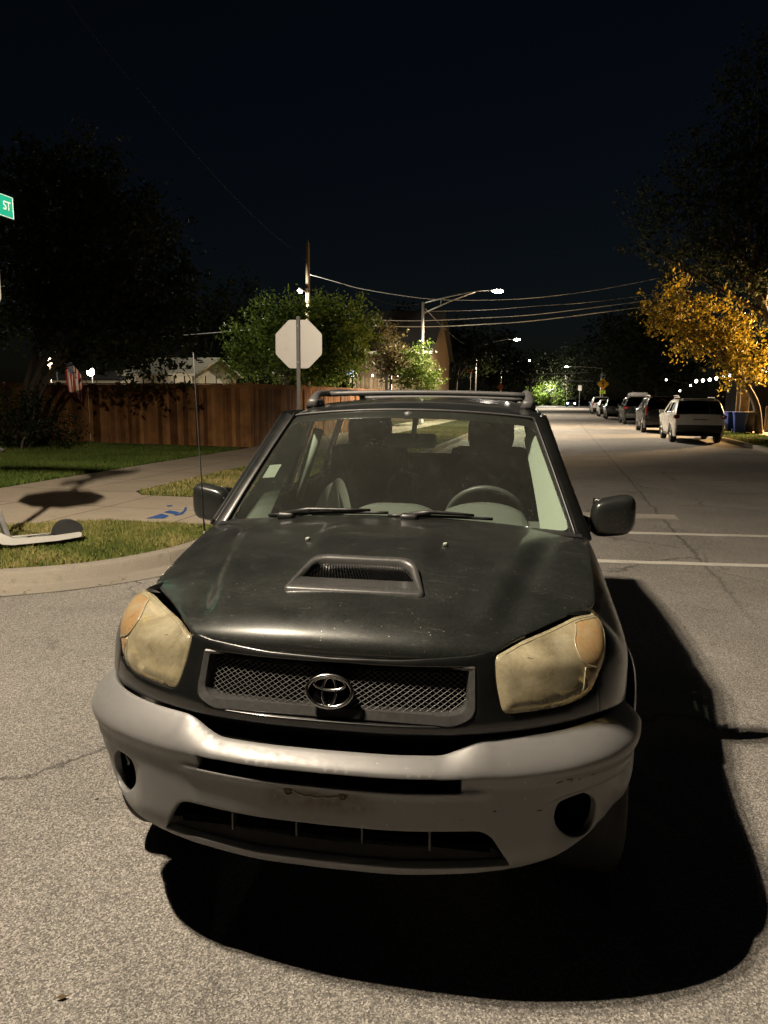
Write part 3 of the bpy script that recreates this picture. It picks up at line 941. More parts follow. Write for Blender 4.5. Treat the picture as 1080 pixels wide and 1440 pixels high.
for sg in (1, -1):
    b = MB()
    pc = hullB(np.array([.742 * sg]), np.array([.495]))[0]
    aim = Matrix.Translation((pc[0] - .01 * sg, pc[1] + .02, pc[2])) @ Matrix.Rotation(R(28 * sg), 4, 'Z') @ Matrix.Rotation(R(90), 4, 'X')
    b.lathe([(.120, -.015), (.115, -.06), (.095, -.12), (.0, -.12)], 28, aim)
    b.build('fog_light_recess', M['void'], BUMP, True)
    if sg < 0:
        b = MB()
        b.tube([aim @ Vector(q) for q in ((-.05, .045, -.03), (-.03, .055, -.02), (0, .05, -.022), (.012, .042, -.03))], .006, 6)
        b.tube([aim @ Vector(q) for q in ((-.062, .015, -.02), (-.05, .012, -.015), (-.046, .0, -.018), (-.052, -.012, -.02))], .004, 6)
        b.build('loose_bracket', M['trim_pale'], BUMP, True)
# screw holes and torn residue of the missing plate
rust = simple('rusty_screw', (0.09, 0.06, 0.035), 0.7, 0.3, 0.4, 200)
for (x, z) in ((-.098, .598), (.055, .598)):
    b = MB()
    p = hullB(np.array([x]), np.array([z]))[0]
    b.lathe([(.0, .004), (.006, .004), (.008, .0)], 10, Matrix.Translation((p[0], p[1] - .001, p[2])) @ Matrix.Rotation(R(90), 4, 'X'))
    b.lathe([(.011, .0), (.012, .003), (.014, .0)], 12, Matrix.Translation((p[0], p[1] - .001, p[2])) @ Matrix.Rotation(R(90), 4, 'X'))
    b.build('plate_screw', rust, BUMP)
b = MB()
px = np.linspace(-.09, .048, 24)
pp = []
for i, x in enumerate(px):
    z = .594 - .010 * math.sin(i * .14 * math.pi / 3.2) + rng.normal(0, .0018)
    p = hullB(np.array([x]), np.array([z]))[0]; pp.append((p[0], p[1] - .001, p[2]))
b.tube(pp, .0024, 5)
b.build('plate_residue', simple('torn_sticker', (0.30, 0.27, 0.22), 0.8, 0, 0.4, 200), BUMP)
# black scuffs on the driver's corner
for (s0, z0, ln, an) in ((.655, .628, .022, -.3), (.685, .634, .026, .08), (.692, .626, .012, .1), (.72, .626, .010, -.2), (.765, .631, .014, -.1), (.60, .55, .02, .05), (.47, .56, .01, 0)):
    q = [hullB(np.array([s0 + t * ln * math.cos(an)]), np.array([z0 + t * ln * -math.sin(an)]))[0] - np.array([0, .0002, 0]) for t in np.linspace(-.5, .5, 5)]
    b = MB(); b.tube(q, [.0006, .0016, .0021, .0015, .0005], 5); b.build('scuff_mark', M['black'], BUMP)

# --- headlamp outline on the body skin
HL = np.array([(.478, .952), (.472, .884), (.482, .806), (.596, .806), (.69, .809), (.772, .825), (.822, .872), (.88, .942), (.955, .982), (.975, 1.012), (.865, 1.022), (.708, .994), (.542, .969)])
HLs = fillet(HL, [.02, .03, .022, .08, .08, .06, .06, .06, .03, .03, .06, .08, .08], 5)
cen_ = HLs.mean(0)
def hl_in(P, d):
    q = np.roll(P, -1, 0) - np.roll(P, 1, 0); q /= np.linalg.norm(q, axis=1)[:, None]
    nrm = np.stack([-q[:, 1], q[:, 0]], 1) * (1 if area2(P) > 0 else -1)
    return P + nrm * d
LENS_OUT = hl_in(HLs, .006)
def f_lens(sg, extra=0.0):
    def f(s, z):
        p2 = np.stack([np.abs(s), z], 1)
        d = np.full(len(p2), 9.0)
        A = LENS_OUT; Bq = np.roll(A, -1, 0); ab = Bq - A
        for k in range(len(A)):
            t = np.clip(((p2 - A[k]) @ ab[k]) / (ab[k] @ ab[k] + 1e-12), 0, 1)
            d = np.minimum(d, np.linalg.norm(p2 - A[k] - t[:, None] * ab[k], axis=1))
        return hullU(s, z, .002 + .013 * (1 - np.exp(-(d / .016) ** 1.3)) + extra)
    return f
T_ = np.linspace(0, 2 * math.pi, 40, endpoint=False)
def clip_in(P, poly, c):
    out = []
    for p in P:
        t = 1.0
        while t > .05 and not pip(poly, np.array([c + (p - c) * t]))[0]: t -= .02
        out.append(c + (p - c) * t)
    return np.array(out)
SIG = catmull([(.866, 1.03), (.806, .994), (.760, .968), (.746, .944), (.752, .918), (.790, .900), (.84, .890), (.90, .935), (.99, .975), (.99, 1.03)], 5, True)
SIGc = clip_in(SIG, hl_in(LENS_OUT, .005), np.array([.845, .955]))
LOWER = clip_in(fillet([(.738, .800), (.775, .815), (.84, .880), (.825, .889), (.79, .893), (.757, .902)], .01, 4), hl_in(LENS_OUT, .006), np.array([.785, .865]))
for sg in (1, -1):
    mm = (lambda P: P) if sg > 0 else mir
    H_ = patch('headlight', mm(LENS_OUT), [], f_lens(sg), .0075, M['lens'], CAR, flange=.03, bev=.006)
    patch('turn_signal', mm(SIGc), [], f_lens(sg, .0025), .010, M['amber'], H_, flange=.004, bev=.002)
    patch('side_reflector', mm(LOWER), [], f_lens(sg, .0015), .010, M['amber'], H_, flange=.003, bev=.0015)
    b = MB()
    ring = f_lens(sg, .002)(mm(SIGc)[:, 0], mm(SIGc)[:, 1])
    b.tube(ring, .0022, 6, closed=True)
    e1 = f_lens(sg, .001)(np.linspace(.728, .756, 8) * sg, np.linspace(.822, .905, 8)); b.tube(e1, .002, 6)
    rim = f_lens(sg, -.004)(mm(hl_in(LENS_OUT, .004))[:, 0], mm(hl_in(LENS_OUT, .004))[:, 1])
    b.tube(rim, .0034, 6, closed=True)
    b.build('lens_rim', M['rim_lens'], H_, True)
    # reflector bowls and bulb shield behind the hazed lens
    b = MB()
    rp_ = mm(hl_in(LENS_OUT, .012)); q_ = hullU(rp_[:, 0], rp_[:, 1], -.020); c_ = hullU(np.array([.62 * sg]), np.array([.88]), -.085)[0]; nr = len(q_)
    qm = q_ * .55 + c_ * .45 + np.array([0, .03, -.004])
    b.add(np.vstack([q_, qm, c_[None]]), [(i, (i + 1) % nr, nr + (i + 1) % nr, nr + i) for i in range(nr)] + [(nr + i, nr + (i + 1) % nr, 2 * nr) for i in range(nr)])
    b.build('reflector', M['reflector'], H_, True)
    for (s_, z_, rr_) in ((.575, .880, .062), (.690, .885, .050)):
        pc_ = hullU(np.array([s_ * sg]), np.array([z_]), -.035)[0]
        am = Matrix.Translation(pc_) @ Matrix.Rotation(R(12 * sg), 4, 'Z') @ Matrix.Rotation(R(90), 4, 'X')
        b = MB(); b.lathe([(rr_, .012), (rr_ * 1.04, .006), (rr_, .0), (rr_ * .8, -.022), (rr_ * .45, -.042), (.012, -.05)], 30, am); b.lathe([(0, .004), (.012, .0), (.014, -.03), (.014, -.05)], 12, am)
        b.build('reflector_bowl', M['chrome'], H_, True)
    # dark bucket round the lamp
    b = MB()
    o1 = hullU(mm(HLs)[:, 0], mm(HLs)[:, 1], -.004); o2 = hullU(mm(hl_in(HLs, .004))[:, 0], mm(hl_in(HLs, .004))[:, 1], -.06)
    o2 = o1 + np.array([0, .03, -.06]); n_ = len(o1)
    b.add(np.vstack([o1, o2]), [(i, (i + 1) % n_, n_ + (i + 1) % n_, n_ + i) for i in range(n_)])
    b.build('headlight_surround', M['void'], H_, True)

# --- dark nose panel between bumper, lamps and bonnet, with the grille opening
sX = .80
def panel_half():
    P = [(0, .655), (.3, .655), (.55, .665), (sX, .675), (sX + .0, .829)]
    a = hl_in(HLs, -.003)
    i0 = np.argmin(((a - np.array([.775, .822])) ** 2).sum(1)); i1 = np.argmin(((a - np.array([.474, .95])) ** 2).sum(1))
    seq = []
    i = i0
    # walk from the lamp's outer bottom corner back to its inner top corner
    step = -1 if area2(a) > 0 else 1
    cand = []
    for st in (1, -1):
        k = i0; path = [a[k]]
        while k != i1: k = (k + st) % len(a); path.append(a[k])
        cand.append(path)
    path = min(cand, key=lambda q: np.mean(np.array(q)[:, 1]))
    P += [tuple(q) for q in path]
    P += [(.455, .958), (.40, .950), (.2, .938), (0, .934)]
    return np.array(P)
ph = panel_half()
GR = fillet([(-.352, .778), (.352, .778), (.408, .806), (.418, .928), (-.418, .928), (-.408, .806)], [.04, .04, .03, .008, .008, .03], 5)
patch('nose_panel', np.vstack([ph, mir(ph)[1:-1]]), [GR], lambda s, z: hullU(s, z), .014, M['paint_shaded'], CAR, flange=.03, bev=.004, hole_flange=.06)
# grille: grey frame, dark field, expanded wire, badge
G_ = MB()
def inner(P, d): return hl_in(P, d)
def ring_strip(mb, A, B, f0, f1):
    a, c = f0(A[:, 0], A[:, 1]), f1(B[:, 0], B[:, 1]); n_ = len(A)
    mb.add(np.vstack([a, c]), [(i, (i + 1) % n_, n_ + (i + 1) % n_, n_ + i) for i in range(n_)])
GRo = inner(GR, .002)
GRin = fillet([(-.345, .806), (.345, .806), (.385, .822), (.396, .916), (-.396, .916), (-.385, .822)], [.04, .04, .03, .008, .008, .03], 5)
ring_strip(G_, GRo, GRo * 1.0, lambda s, z: hullU(s, z, -.02), lambda s, z: hullU(s, z, .001))
ring_strip(G_, GRo, inner(GRo, .004), lambda s, z: hullU(s, z, .001), lambda s, z: hullU(s, z, .004))
ring_strip(G_, inner(GRo, .004), GRin, lambda s, z: hullU(s, z, .004), lambda s, z: hullU(s, z, -.002))
ring_strip(G_, GRin, GRin, lambda s, z: hullU(s, z, -.002), lambda s, z: hullU(s, z, -.045))
GRL = sharp(G_.build('grille', M['grey_trim'], CAR), 50)
b = MB()
xs = np.linspace(-.41, .41, 31)
vs = [hullU(np.array([x]), np.array([z]), -.05)[0] for z in (.78, .935) for x in xs]
b.add(vs, [(i, i + 1, 31 + i + 1, 31 + i) for i in range(30)])
b.build('grille_backing', M['void'], GRL, True)
b = MB()
# upper slat shades the mesh, as a deep dark ledge
vs = [hullU(np.array([x]), np.array([z]), d)[0] for (z, d) in ((.918, -.006), (.905, -.028), (.893, -.040), (.893, -.048)) for x in xs]
b.add(vs, [(k * 31 + i, k * 31 + i + 1, (k + 1) * 31 + i + 1, (k + 1) * 31 + i) for k in range(3) for i in range(30)])
b.build('grille_hood', M['gloss_black'], GRL, True)
b = MB()
DX, DZ = .0215, .0130
def wire(p, q):
    t = np.linspace(0, 1, 3)
    P = np.stack([p[0] + (q[0] - p[0]) * t, p[1] + (q[1] - p[1]) * t], 1)
    if not pip(GRin, P.mean(0)[None])[0]: return
    L3 = hullU(P[:, 0], P[:, 1], -.033)
    b.tube(L3, .0009, 4, cap=False)
nx_ = int(.40 / DX) + 2
for i in range(-nx_, nx_):
    for j in range(10):
        x0, z0 = i * DX, .798 + j * DZ
        if z0 > .905: continue
        wire((x0, z0), (x0 + DX / 2, z0 + DZ / 2)); wire((x0 + DX / 2, z0 + DZ / 2), (x0 + DX, z0))
        wire((x0, z0), (x0 + DX / 2, z0 - DZ / 2)); wire((x0 + DX / 2, z0 - DZ / 2), (x0 + DX, z0))
b.build('grille_mesh', M['mesh_wire'], GRL, True, fix=False)
# badge of three ovals
b = MB()
pc = hullU(np.array([0.0]), np.array([.858]), .0)[0]
BM = Matrix.Translation((0, pc[1] - .012, .858)) @ Matrix.Rotation(R(90 - 20), 4, 'X')
def oval(rx, ry, cx, cy, rad, n=44, h=0.0, thick=None):
    pts = []
    for k in range(n):
        a = 2 * math.pi * k / n
        pts.append((BM @ Vector((cx + rx * math.cos(a), cy + ry * math.sin(a), h)))[:])
    b.tube(pts, rad, 8, closed=True)
oval(.0635, .0425, 0, 0, .0062); oval(.0190, .0385, 0, 0, .0044, 40, .001); oval(.0440, .0170, 0, .0205, .0042, 40, .0015)
b.build('badge', M['chrome'], GRL, True)
b = MB()
b.lathe([(0, -.006), (1, -.006), (1.0, -.03), (.9, -.05)], 36, BM @ Matrix.Diagonal((.061, .041, 1, 1)))
b.build('badge_backing', M['void'], GRL)

# --- bonnet
def hood_outline():
    R_ = [(0, .022), (.2, .024), (.34, .032), (.425, .050), (.456, .082), (.505, .140), (.568, .218), (.658, .352), (.728, .485), (.754, .560), (.768, .75), (.782, 1.0), (.797, 1.185)]
    q = catmull(R_[4:], 6)
    P = R_[:4] + [tuple(a) for a in q] + [(.74, 1.165), (.60, 1.150), (.4, 1.138), (.2, 1.132), (0, 1.130)]
    return np.array(P)
ho = hood_outline()
SC = fillet([(-.225, .318), (.225, .318), (.176, .515), (-.176, .515)], [.02, .02, .05, .05], 6)
HOOD = patch('bonnet', np.vstack([ho, mir(ho)[1:-1]]), [SC], hood, .016, M['paint'], CAR, flange=.022, bev=.004, hole_flange=.01)
# scoop frame and mesh
def scoop_pt(x, w, up):
    p = hood(np.atleast_1d(x), np.atleast_1d(w)); p[:, 2] += up; return p
S_ = MB()
SCi = fillet([(-.190, .392), (.190, .392), (.152, .494), (-.152, .494)], [.012, .012, .035, .035], 6)
lift = lambda P: .010 + .022 * np.clip((P[:, 1] - .318) / .2, 0, 1)
A0, A1, A2 = SC, inner(SC, .006), SCi
def lev(P, d): q = hood(P[:, 0], P[:, 1]); q[:, 2] += d; return q
L0 = lev(hl_in(SC, -.004), -.006); L1 = lev(SC, lift(SC) * .8); L2 = lev(A1, lift(A1)); L3 = lev(A2, lift(A2) - .006); L4 = lev(A2, lift(A2) - .04)
n_ = len(A0)
S_.add(np.vstack([L0, L1, L2, L3, L4]), [(k * n_ + i, k * n_ + (i + 1) % n_, (k + 1) * n_ + (i + 1) % n_, (k + 1) * n_ + i) for k in range(4) for i in range(n_)])
SCP = S_.build('bonnet_scoop', M['grey_trim'], HOOD, True)
b = MB()
fl = lev(hl_in(SCi, -.01), lift(SCi) - .036)
b.add(fl, [tuple(range(n_))])
b.build('scoop_floor', M['void'], SCP)
b = MB()
for i in range(-17, 18):
    for zz in range(9):
        u = i / 17 + (.5 / 17 if zz % 2 else 0)
        w0 = .388 + zz * .0118
        hw = .184 - (w0 - .388) * .30
        p = lev(np.array([[u * hw, w0]]), np.array([.022 * (w0 - .318) / .2 - .012]))[0]
        q = lev(np.array([[u * hw + .0052, w0 + .0118]]), np.array([.022 * (w0 - .318) / .2 - .012]))[0]
        r_ = lev(np.array([[u * hw - .0052, w0 + .0118]]), np.array([.022 * (w0 - .318) / .2 - .012]))[0]
        b.tube([p, q], .0011, 3, cap=False); b.tube([p, r_], .0011, 3, cap=False)
b.build('scoop_mesh', M['gloss_black'], SCP, fix=False)
for x in (-.256, .252):
    p = hood(np.array([x]), np.array([float(hood_w(.803))]))[0]
    b = MB(); b.box((p[0], p[1], p[2] + .005), (.014, .022, .012), bev=.003)
    b.build('washer_nozzle', M['trim_pale'], HOOD, True)
# engine bay block that keeps light out below the bonnet
b = MB(); b.box((0, .72, .80), (1.30, .82, .30)); b.box((0, .38, .76), (.80, .30, .24)); b.box((0, 1.18, 1.0), (1.46, .12, .20))
b.build('engine_bay_light_block', M['void'], CAR)

# --- wings and body sides
def arch_pts(yc, r, a0, a1, n=26):
    t = np.linspace(a0, a1, n)
    return [(yc + r * math.cos(a), AXZ + r * math.sin(a)) for a in t]
sy = lambda y: float(s_of_y(UP, y))
def to_s(P): return np.array([(sy(p[0]), p[1]) for p in P])
RA = .405
front_arch = arch_pts(AXF, RA, math.pi * .97, math.pi * .02)     # from front-low over the top to rear-low
wing_side = [(.415, .70)] + [p for p in front_arch if p[0] > .415 or p[1] > .5] + [(1.325, .30), (1.325, float(zE(1.325)) - .012)]
wing_side = to_s([p for p in wing_side])
wing_top = []
for y in np.linspace(1.25, .60, 12): wing_top.append((sy(y), float(zE(y)) - .004 + .004))
hl_o = hl_in(HLs, -.004)
outer = [tuple(p) for p in hl_o if p[0] > .80]
outer = sorted(outer, key=lambda p: -p[1] + 0 * p[0])
# lamp's outer edge from top to bottom
ang = lambda p: math.atan2(p[1] - .93, p[0] - .80)
outer = sorted([p for p in [tuple(q) for q in hl_o] if (p[0] > .815)], key=lambda p: -ang(p))
wing = np.vstack([np.array([(sX + .004, .675)]), wing_side, np.array(wing_top), np.array(outer), np.array([(sX + .004, .832)])])
for sg in (1, -1):
    P = wing if sg > 0 else mir(wing)
    FND = patch('front_wing', P, [], lambda s, z: hullU(s, z), .02, M['paint_shaded'], CAR, flange=.02, bev=.004)
    fl = []
    for rr, oo in ((.400, .004), (.400, .030), (.412, .034), (.440, .032), (.462, .020), (.468, .0)):
        row = []
        for a in np.linspace(math.pi * .845, math.pi * .0, 40):
            y, z = AXF + rr * math.cos(a), AXZ + rr * math.sin(a)
            k = oo * (1.0 - .55 * sstep(math.pi * .74, math.pi * .845, a))
            row.append(hullU(np.array([sy(max(y, .40)) * sg]), np.array([max(z, .30)]), k)[0] + np.array([0, min(0, y - .40), 0]))
        fl.append(row)
    n_ = 40; b = MB()
    b.add(np.vstack(fl), [(k * n_ + i, k * n_ + i + 1, (k + 1) * n_ + i + 1, (k + 1) * n_ + i) for k in range(len(fl) - 1) for i in range(n_ - 1)])
    b.build('wheel_arch_trim', M['gloss_black'], FND, True)
def side_patch(name, P, mat, parent, holes=()):
    r_ = []
    for sg in (1, -1):
        Q = to_s(P)
        r_.append(patch(name, Q if sg > 0 else mir(Q), [], lambda s, z: hullU(s, z), .035, mat, parent, flange=.02, bev=.004))
    return r_
zt = lambda y: float(zE(y)) + .0
d1 = [(1.333, .30), (2.38, .30), (2.38, zt(2.38)), (1.333, zt(1.333))]
rear_arch = arch_pts(AXR, RA, math.pi * .98, math.pi * .02)
fwd = [p for p in rear_arch if p[0] < 3.10]
d2 = [(2.388, .30), (2.88, .30)] + fwd + [(3.10, zt(3.1)), (2.388, zt(2.388))]
d2 = [p for p in d2 if True]
for dd in (d1, d2):
    for o in side_patch('door', dd, M['paint_shaded'], CAR):
        sg = 1 if np.mean([v.co.x for v in o.data.vertices[:50]]) > 0 else -1
        y1 = dd[1][0] - .14 if dd is d1 else 2.95
        b = MB()
        q = [hullU(np.array([sy(y1 + t) * sg]), np.array([.93]), h)[0] for t, h in ((-.11, .005), (-.09, .03), (0, .036), (.08, .03), (.10, .005))]
        b.tube(q, [.008, .012, .012, .012, .008], 8)
        b.build('handle', M['paint_shaded'], o, True)
qp = [(3.108, .74)] + [p for p in rear_arch if p[0] >= 3.10] + [(3.72, .36), (4.02, .40), (4.04, .62), (4.03, zt(4.0)), (3.108, zt(3.1))]
side_patch('rear_wing', qp, M['paint_shaded'], CAR)
# back end
sB = float(np.interp(3.98, UP['y'][1000:], UP['s'][1000:])) if False else None
def backplate(name, x0, x1, z0, z1, mat, off, parent=CAR, rd=.03):
    b = MB()
    xs_ = np.linspace(x0, x1, 25); zs_ = np.linspace(z0, z1, 9); vs = []
    for z in zs_:
        for x in xs_:
            y = 4.15 - .42 * np.clip((abs(x) - .55) / .3, 0, 1) ** 2 - .13 * np.clip(z - .85, 0, 1) + off
            vs.append((x, y, z))
    n_ = 25
    b.add(vs, [(k * n_ + i, k * n_ + i + 1, (k + 1) * n_ + i + 1, (k + 1) * n_ + i) for k in range(8) for i in range(n_ - 1)])
    return b.build(name, mat, parent, True)
TG = backplate('tailgate', -.62, .62, .62, 1.12, M['paint_shaded'], .004)
backplate('rear_panel', -.80, .80, .55, 1.13, M['paint_shaded'], -.015)
b = MB()
b.lathe([(0, .0), (.30, .0), (.325, .03), (.33, .10), (.325, .18), (.29, .20), (.12, .19), (0, .19)], 40, Matrix.Translation((.08, 4.13, .85)) @ Matrix.Rotation(R(-90), 4, 'X'))
b.build('spare_wheel_cover', M['black'], TG, True)
b = MB(); b.box((.50, 4.17, .88), (.05, .03, .16), bev=.01); b.build('handle', M['black'], TG)
b = MB()
xs_ = np.linspace(-.86, .86, 31); vs = []
for zz, oo in ((.36, -.04), (.42, .03), (.56, .04), (.62, .02), (.62, -.06)):
    for x in xs_: vs.append((x, 4.17 - .38 * np.clip((abs(x) - .5) / .36, 0, 1) ** 2 + oo, zz))
b.add(vs, [(k * 31 + i, k * 31 + i + 1, (k + 1) * 31 + i + 1, (k + 1) * 31 + i) for k in range(4) for i in range(30)])
b.build('rear_bumper', M['silver'], CAR, True)
for sg in (1, -1):
    b = MB(); b.box((.745 * sg, 4.03, .99), (.11, .12, .30), rz=-.5 * sg, bev=.03); b.build('tail_light', M['red_lens'], CAR, True)

# --- cabin
def ws(u, v):
    u = np.asarray(u, float); v = np.asarray(v, float)
    B_ = np.stack([.752 * u, 1.165 + .086 * u ** 2, 1.163 - .045 * u ** 2], -1)
    T2 = np.stack([.584 * u, 1.655 + .084 * u ** 2, 1.603 - .038 * u ** 2], -1)
    p = B_ * (1 - v)[..., None] + T2 * v[..., None]
    k = (.010 * 4 * v * (1 - v))[..., None]
    return p + k * np.array([0, -.68, .73])
fws = lambda a, c: ws(a / .67, c / .66)
wo = fillet([(-.655, -.03), (.655, -.03), (.655, .645), (-.655, .645)], [.02, .02, .04, .04], 5)
WS = patch('windscreen', wo, [], fws, .03, M['windscreen'], CAR, flange=.004, bev=.001)
# black painted border of the glass
ib = fillet([(-.646, .006), (.646, .006), (.640, .605), (-.640, .605)], [.04, .04, .05, .05], 6)
bp_ = patch('glass_border', hl_in(wo, -.012), [ib], lambda a, c: fws(a, c) + np.array([0, .0025, -.0025]), .03, M['gloss_black'], WS, flange=.003, bev=.001)
def ya(z): return 1.251 + (z - 1.118) * 1.092
def sgl(y, z, off=0.0):
    x = .812 - .372 * (z - 1.10) - .06 * np.clip((z - 1.10) / .47, 0, 1) ** 3 * 0 - .012 * ((y - 2.4) / 1.6) ** 2
    return x + off
def fside(sg, off=0.0):
    def f(y, z): return np.stack([sg * sgl(y, z, off), y, z], -1)
    return f
ZT = 1.578
frame = [(ya(1.095) + .03, 1.095), (4.0, 1.105), (3.80, ZT), (ya(ZT) + .03, ZT)]
w1 = fillet([(ya(1.125) + .14, 1.125), (2.33, 1.125), (2.33, 1.525), (ya(1.525) + .085, 1.525)], [.02, .03, .03, .06], 5)
w2 = fillet([(2.44, 1.125), (3.16, 1.13), (3.10, 1.525), (2.44, 1.525)], [.03, .03, .04, .03], 5)
w3 = fillet([(3.27, 1.15), (3.78, 1.16), (3.66, 1.515), (3.21, 1.52)], [.03, .05, .05, .04], 5)
for sg in (1, -1):
    # domain (y,z): x grows outward, so mirror in y to keep the face normals out
    fr = patch('window_frame', np.array(frame), [w1, w2, w3], fside(sg), .04, M['paint_shaded'], CAR, flange=.02, bev=.003)
    for w_ in (w1, w2, w3):
        patch('side_window', hl_in(w_, -.004), [], fside(sg, -.010), .06, M['carglass'], fr, flange=.003, bev=.001)
    # A-pillar
    rows = []
    for v in np.linspace(-.06, 1.0, 16):
        e_ = ws(np.array([1.0 * sg]), np.array([v]))[0]
        z2 = 1.095 + (ZT - 1.095) * (v + .06) / 1.06
        q = np.array([sg * sgl(ya(z2) + .03, z2), ya(z2) + .03, z2])
        e0 = ws(np.array([.972 * sg]), np.array([v]))[0]
        nn = np.array([sg * .55, -.55, .35])
        rows.append([e0 + np.array([0, .006, -.006]), e0 + nn * .006, e_ + nn * .010, (e_ * .6 + q * .4) + nn * .020, (e_ * .25 + q * .75) + nn * .017, q + nn * .006, q + np.array([0, .02, 0])])
    m_ = len(rows[0]); b = MB()
    b.add(np.vstack(rows), [(i * m_ + k, i * m_ + k + 1, (i + 1) * m_ + k + 1, (i + 1) * m_ + k) for i in range(15) for k in range(m_ - 1)])
    ap = b.build('a_pillar', M['paint_shaded'], CAR, True)
    b = MB()
    b.tube([(np.array(r_[1]) + np.array([sg * .004, -.004, .003]))[:] for r_ in rows], .006, 6)
    b.build('windscreen_seal', M['black'], ap, True)
    # inner pillar trim
    b = MB()
    q1 = [ws(np.array([(.83 + .09 * v) * sg]), np.array([v]))[0] + np.array([0, .105, -.11]) for v in np.linspace(.0, 1, 10)]
    q2 = [ws(np.array([.985 * sg]), np.array([v]))[0] + np.array([-.01 * sg, .02, -.02]) for v in np.linspace(.0, 1, 10)]
    q3 = [ws(np.array([.97 * sg]), np.array([v]))[0] + np.array([-.0 * sg, .13, -.03]) for v in np.linspace(.0, 1, 10)]
    b.add(q2 + [tuple(np.array(a_) * .5 + np.array(b_) * .5 + np.array([0, -.008, .008])) for a_, b_ in zip(q2, q1)] + q1, [(k * 10 + i, k * 10 + i + 1, (k + 1) * 10 + i + 1, (k + 1) * 10 + i) for k in range(2) for i in range(9)])
    b.build('pillar_trim', M['trim_pale'], ap, True)
    # B-pillar trim seen through the glass
    b = MB(); b.tube([(sg * .755, 2.40, 1.05), (sg * .70, 2.40, 1.25), (sg * .62, 2.38, 1.47)], .030, 8); b.build('inner_pillar', M['trim_pale'], CAR, True)
# roof
zc_ = catmull([(1.60, 1.590), (1.66, 1.604), (1.78, 1.620), (2.0, 1.638), (2.4, 1.654), (2.9, 1.660), (3.4, 1.648), (3.7, 1.622), (3.85, 1.60)], 20)
def froof(x, y):
    z = np.interp(y, zc_[:, 0], zc_[:, 1]) - .034 * (x / .584) ** 2 - .040 * np.clip((np.abs(x) - .545) / .1, 0, 1.2) ** 2
    z = z - .007 * np.exp(-((np.abs(x) - .500) / .012) ** 2) * sstep(1.74, 1.80, y)
    return np.stack([x + 0 * y, y + .084 * (x / .584) ** 2 * (1 - sstep(1.7, 2.4, y)), z], -1)
ro = fillet([(-.625, 1.662), (.625, 1.662), (.632, 2.6), (.615, 3.80), (-.615, 3.80), (-.632, 2.6)], [.02, .02, .1, .05, .05, .1], 4)
ROOF = patch('roof', ro, [], froof, .035, M['paint'], CAR, flange=.03, bev=.006)
b = MB()
b.tube([froof(np.array([x]), np.array([1.668]))[0] + np.array([0, -.008, -.004]) for x in np.linspace(-.6, .6, 30)], .006, 6)
b.build('roof_edge_trim', M['rack'], ROOF, True)
# rear glass
b = MB()
rp = [(-.66, 3.99, 1.13), (.66, 3.99, 1.13), (.57, 3.80, 1.565), (-.57, 3.80, 1.565)]
def bil(u, v): return (np.array(rp[0]) * (1 - u) + np.array(rp[1]) * u) * (1 - v) + (np.array(rp[3]) * (1 - u) + np.array(rp[2]) * u) * v
b.add([bil(u, v) for v in np.linspace(0, 1, 5) for u in np.linspace(0, 1, 9)], [(k * 9 + i, k * 9 + i + 1, (k + 1) * 9 + i + 1, (k + 1) * 9 + i) for k in range(4) for i in range(8)])
b.build('rear_window', M['carglass'], CAR, True)
b = MB()
b.tube([bil(u, v) for u, v in ((0, 0), (0, 1), (1, 1), (1, 0), (0, 0))], .045, 8)
b.build('rear_window_frame', M['paint_shaded'], CAR, True)
# roof rack
def zr(x, y): return float(froof(np.array([x]), np.array([y]))[0][2])
for sg in (1, -1):
    b = MB()
    P = [(sg * .555, 2.02, zr(.555, 2.05) - .002), (sg * .560, 2.06, zr(.56, 2.1) + .028), (sg * .562, 2.12, zr(.56, 2.1) + .052), (sg * .56, 2.24, zr(.56, 2.2) + .060),
         (sg * .555, 2.9, zr(.55, 2.9) + .058), (sg * .545, 3.5, zr(.55, 3.5) + .052), (sg * .54, 3.62, zr(.54, 3.6) + .030), (sg * .535, 3.67, zr(.54, 3.67))]
    C_ = catmull(P, 8)
    rad = np.interp(np.linspace(0, 1, len(C_)), [0, .1, .2, .4, .8, .93, 1], [.040, .033, .024, .018, .018, .026, .034])
    b.tube(C_, rad, 10)
    b.box((sg * .553, 2.07, zr(.55, 2.07) + .012), (.058, .17, .05), bev=.018)
    b.box((sg * .54, 3.62, zr(.54, 3.62) + .012), (.05, .15, .05), bev=.018)
    b.build('roof_rail', M['rack'], CAR, True)
for y, dz in ((2.34, .052), (3.28, .028)):
    b = MB()
    b.tube([(x, y, zr(.5, y) + dz + .012 * (1 - (x / .56) ** 2)) for x in np.linspace(-.56, .56, 15)], .015, 8)
    b.build('crossbar', M['rack'], CAR, True)
